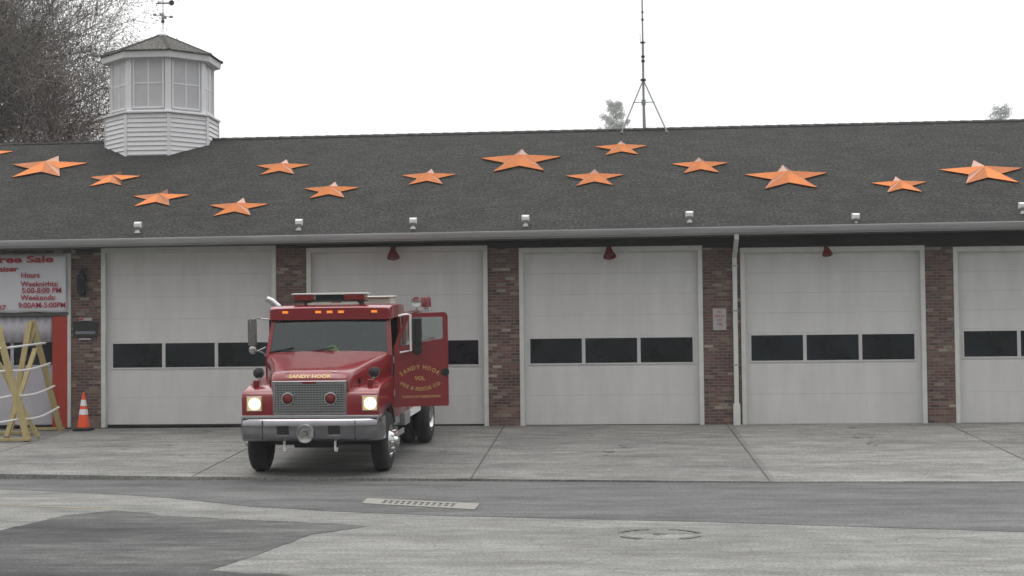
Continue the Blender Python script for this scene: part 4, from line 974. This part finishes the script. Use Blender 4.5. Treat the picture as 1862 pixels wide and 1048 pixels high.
# passenger side mirror
mb = MB(); mb.tube([(-.80, -1.13, 2.60), (-.72, -1.26, 2.62), (-.70, -1.44, 2.62), (-.70, -1.44, 2.08), (-.72, -1.22, 2.0), (-.72, -1.17, 1.93)], .014, 6)
mb.tube([(-.72, -1.17, 2.10), (-.70, -1.44, 1.98)], .012, 6); ma = part(mb, "mirror_arm", 'chrome')
mb = MB(); mb.box(-.76, -.69, -1.50, -1.34, 2.12, 2.61); part(mb, "mirror_head", 'iron', ma, bevel=.02)
mb = MB(); mb.lathe((-.72, -1.41, 2.05), (1, 0, 0), [(0, .08), (.04, .07), (.07, 0)], 14); part(mb, "convex_mirror", 'chrome', ma)
# light bar
mb = MB()
for y in (-.50, .50): mb.box(-1.32, -1.08, y-.04, y+.04, 2.825, 2.905)
mb.box(-1.34, -1.06, -.73, .61, 2.900, 2.925); lb = part(mb, "light_bar", 'blackm')
for y0, y1 in ((-.72, -.34), (.22, .60)):
    mb = MB(); mb.loft([[(x, y0+(.02 if e and y0 < 0 else 0), z0), (x, y1-(.02 if e and y0 > 0 else 0), z0), (x, y1, z1), (x, y0, z1)] for x, z0, z1, e in ((-1.33, 2.925, 3.035, 0), (-1.06, 2.925, 3.035, 0), (-1.03, 2.940, 3.025, 1))]); part(mb, "red_lens", 'reddark', lb)
mb = MB()
for k in range(6):
    y = -.27+k*.088; mb.lathe((-1.14, y, 2.930), (0, 0, 1), [(0, .03), (.07, .04), (.07, 0)], 8)
part(mb, "rotator", 'chrome', lb)
mb = MB(); mb.box(-1.12, -1.10, -.32, .20, 2.927, 3.033); part(mb, "mirror_strip", 'glass', lb)
mb = MB(); mb.box(-1.36, -1.03, -.76, .64, 3.040, 3.060); part(mb, "top_cover", 'lampwhite', lb)
mb = MB(); mb.box(-1.02, -.99, -.45, .50, 2.850, 2.880); part(mb, "deflector", 'cream', lb)
# exhaust
mb = MB(); mb.tube([(-2.36, -1.22, .9), (-2.36, -1.22, 2.50), (-2.35, -1.25, 2.65), (-2.34, -1.33, 2.78), (-2.33, -1.46, 2.90), (-2.32, -1.55, 2.94)], [.07, .07, .07, .07, .065, .062], 14); part(mb, "exhaust_stack", 'chrome')
# body
arch = [(-4.4+.66*math.cos(R(a)), .50+.66*math.sin(R(a))) for a in range(20, 161, 10)]
poly = [(-2.40, .72), (-2.40, 2.0), (-6.2, 2.0), (-6.2, .72)]+list(reversed(arch))
mb = MB(); mb.prism(poly, 'y', -1.16, 1.16); body = part(mb, "body", 'red', bevel=.015)
mb = MB(); mb.box(-6.15, -3.25, -.88, .88, 2.0, 2.56); part(mb, "hose_bed", 'red', body, bevel=.015)
for sy in (-1, 1):
    mb = MB(); mb.box(-6.2, -2.42, *sorted((sy*.885, sy*1.12)), 2.003, 2.02); part(mb, "tread_deck", 'alu', body)
    mb = MB(); mb.tube([(-2.5, sy*.8, 2.0), (-2.5, sy*.8, 2.5), (-3.2, sy*.8, 2.5)], .025, 8); part(mb, "deck_rail", 'chrome', body)
    for k in range(3):
        mb = MB(); mb.box(-6.0+k*.92, -5.2+k*.92, *sorted((sy*.88, sy*.888)), 2.1, 2.48); part(mb, "side_panel", 'red', body, bevel=.003)
mb = MB(); mb.box(-6.22, -5.8, -1.08, 1.08, 2.565, 2.585); part(mb, "beacon_plate", 'alu', body)
for sy in (-1, 1):
    mb = MB(); mb.box(-3.05, -2.44, sy*1.16, sy*1.175, .82, 1.92); pn = part(mb, "pump_panel", 'alu', body)
    mb = MB()
    for i in range(3):
        for j in range(2): mb.lathe((-2.6-.2*i, sy*1.175, 1.1+.35*j), (0, sy, 0), [(0, .065), (.06, .06), (.07, 0)], 12)
    part(mb, "hose_outlet", 'chrome', body)
    for x0_, x1_, z0_, z1_ in ((-3.45, -3.12, .84, 1.92), (-5.45, -5.12, .84, 1.92), (-6.12, -5.5, .84, 1.92), (-5.1, -3.7, 1.30, 1.92)):
        mb = MB(); mb.box(x0_, x1_, sy*1.16, sy*1.172, z0_, z1_); c_ = part(mb, "locker_door", 'red', body, bevel=.004)
    mb = MB(); ys_ = sorted((sy*1.16, sy*1.195)); mb.box(-3.70, -2.40, ys_[0], ys_[1], .66, .79); mb.box(-6.2, -5.1, ys_[0], ys_[1], .66, .79); part(mb, "rub_rail", 'rope', body)
    a_ = [(-4.4+.67*math.cos(R(a)), sy*1.17, .50+.67*math.sin(R(a))) for a in range(18, 163, 9)]
    mb = MB(); mb.tube(a_, .022, 6); part(mb, "arch_trim", 'chrome', body)
mb = MB()
for sy in (-1, 1): mb.box(-5.75, -3.3, sy*.84-.04, sy*.84+.04, 2.565, 2.62)
part(mb, "hose_bed_rail", 'red', body, bevel=.01)
mb = MB(); mb.box(-3.05, -2.50, .16, .82, 2.45, 2.94); part(mb, "roof_box", 'cream', bevel=.015)
mb = MB(); mb.box(-3.10, -2.45, .13, .85, 2.942, 2.965); part(mb, "roof_box_lid", 'cream', bevel=.006)
for sy in (1, -1):
    mb = MB(); mb.tube([(-6.08, sy*.98, 2.60), (-6.08, sy*.98, 2.66)], .05, 10); rb = part(mb, "rear_beacon", 'chrome')
    mb = MB(); mb.lathe((-6.08, sy*.98, 2.66), (0, 0, 1), [(0, .11), (.18, .105), (.21, .085), (.21, 0)], 18); part(mb, "red_dome", 'reddark', rb)
mb = MB(); mb.tube([(-5.9, .80, 2.58), (-5.9, .80, 2.70)], .02, 6); mb.lathe((-5.98, .80, 2.78), (1, 0, 0), [(0, 0), (.02, .06), (.10, .10), (.14, .105), (.135, .09), (.10, .0)], 16); part(mb, "spotlight", 'chrome')
# steps and boxes under the cab
for sy in (-1, 1):
    mb = MB(); ys_ = sorted((sy*.72, sy*1.10)); mb.box(-1.75, -.72, ys_[0], ys_[1], .62, .795); st = part(mb, "cab_step", 'alu', bevel=.01)
    ys_ = sorted((sy*.80, sy*1.17)); mb = MB(); mb.box(-1.80, -.68, ys_[0], ys_[1], .42, .47); mb.box(-1.80, -.68, *sorted((sy*1.155, sy*1.17)), .47, .52); part(mb, "step_tread", 'alu', st)
    mb = MB(); ys_ = sorted((sy*.75, sy*1.19)); mb.box(-2.38, -1.83, ys_[0], ys_[1], .55, .79); part(mb, "battery_box", 'alu', bevel=.01)
mb = MB(); mb.box(-1.0, -.97, 1.17, 1.185, .5, .53); part(mb, "step_marker", 'amber')
mb = MB(); mb.tube([(-2.30, 1.06, 1.1), (-2.30, 1.12, 1.15), (-2.30, 1.12, 2.3), (-2.30, 1.06, 2.35)], .018, 6); part(mb, "grab_rail", 'chrome')
mb = MB(); mb.lathe((-6.2, 1.10, .95), (0, 1, 0), [(0, .05), (.06, .05), (.06, 0)], 10); part(mb, "tail_lamp", 'amber')

mb = MB(); mb.box(-3.0, -2.55, -.3, .75, 2.0, 2.45); part(mb, "pump_housing", 'alu', bevel=.02)
# door hinges, cab seams, gas of small fittings
for z in (1.2, 1.8):
    mb = MB(); mb.tube([(-.66, 1.185, z), (-.66, 1.185, z+.12)], .016, 8); part(mb, "door_hinge", 'chrome')
mb = MB(); mb.box(-.6335, -.628, -1.13, 1.13, 1.925, 1.94); part(mb, "cowl_gap", 'blackm')
for sy in (-1, 1):
    mb = MB(); mb.bar((.93, sy*.60, 1.02), (-.62, sy*.602, 1.62), .006, .012); part(mb, "hood_seam", 'blackm')
    mb = MB(); mb.box(.45, .53, *sorted((sy*.775, sy*.80)), 1.52, 1.60); part(mb, "hood_latch", 'black')
#TRUCK-END
# ------------------------------------------------------------------ haze
mb = MB(); mb.box(-720, 720, -720, 730, -1.6, 82)
hz = mb.build("haze", 'ivory'); tag(hz, kind='stuff')
hm = bpy.data.materials.new("haze"); hm.use_nodes = True; n, l = hm.node_tree.nodes, hm.node_tree.links; n.remove(n["Principled BSDF"])
pv = n.new("ShaderNodeVolumePrincipled"); pv.inputs['Color'].default_value = (.97, .98, 1, 1); pv.inputs['Density'].default_value = .0005; pv.inputs['Anisotropy'].default_value = .2
l.new(pv.outputs[0], n["Material Output"].inputs['Volume']); hz.data.materials.clear(); hz.data.materials.append(hm)
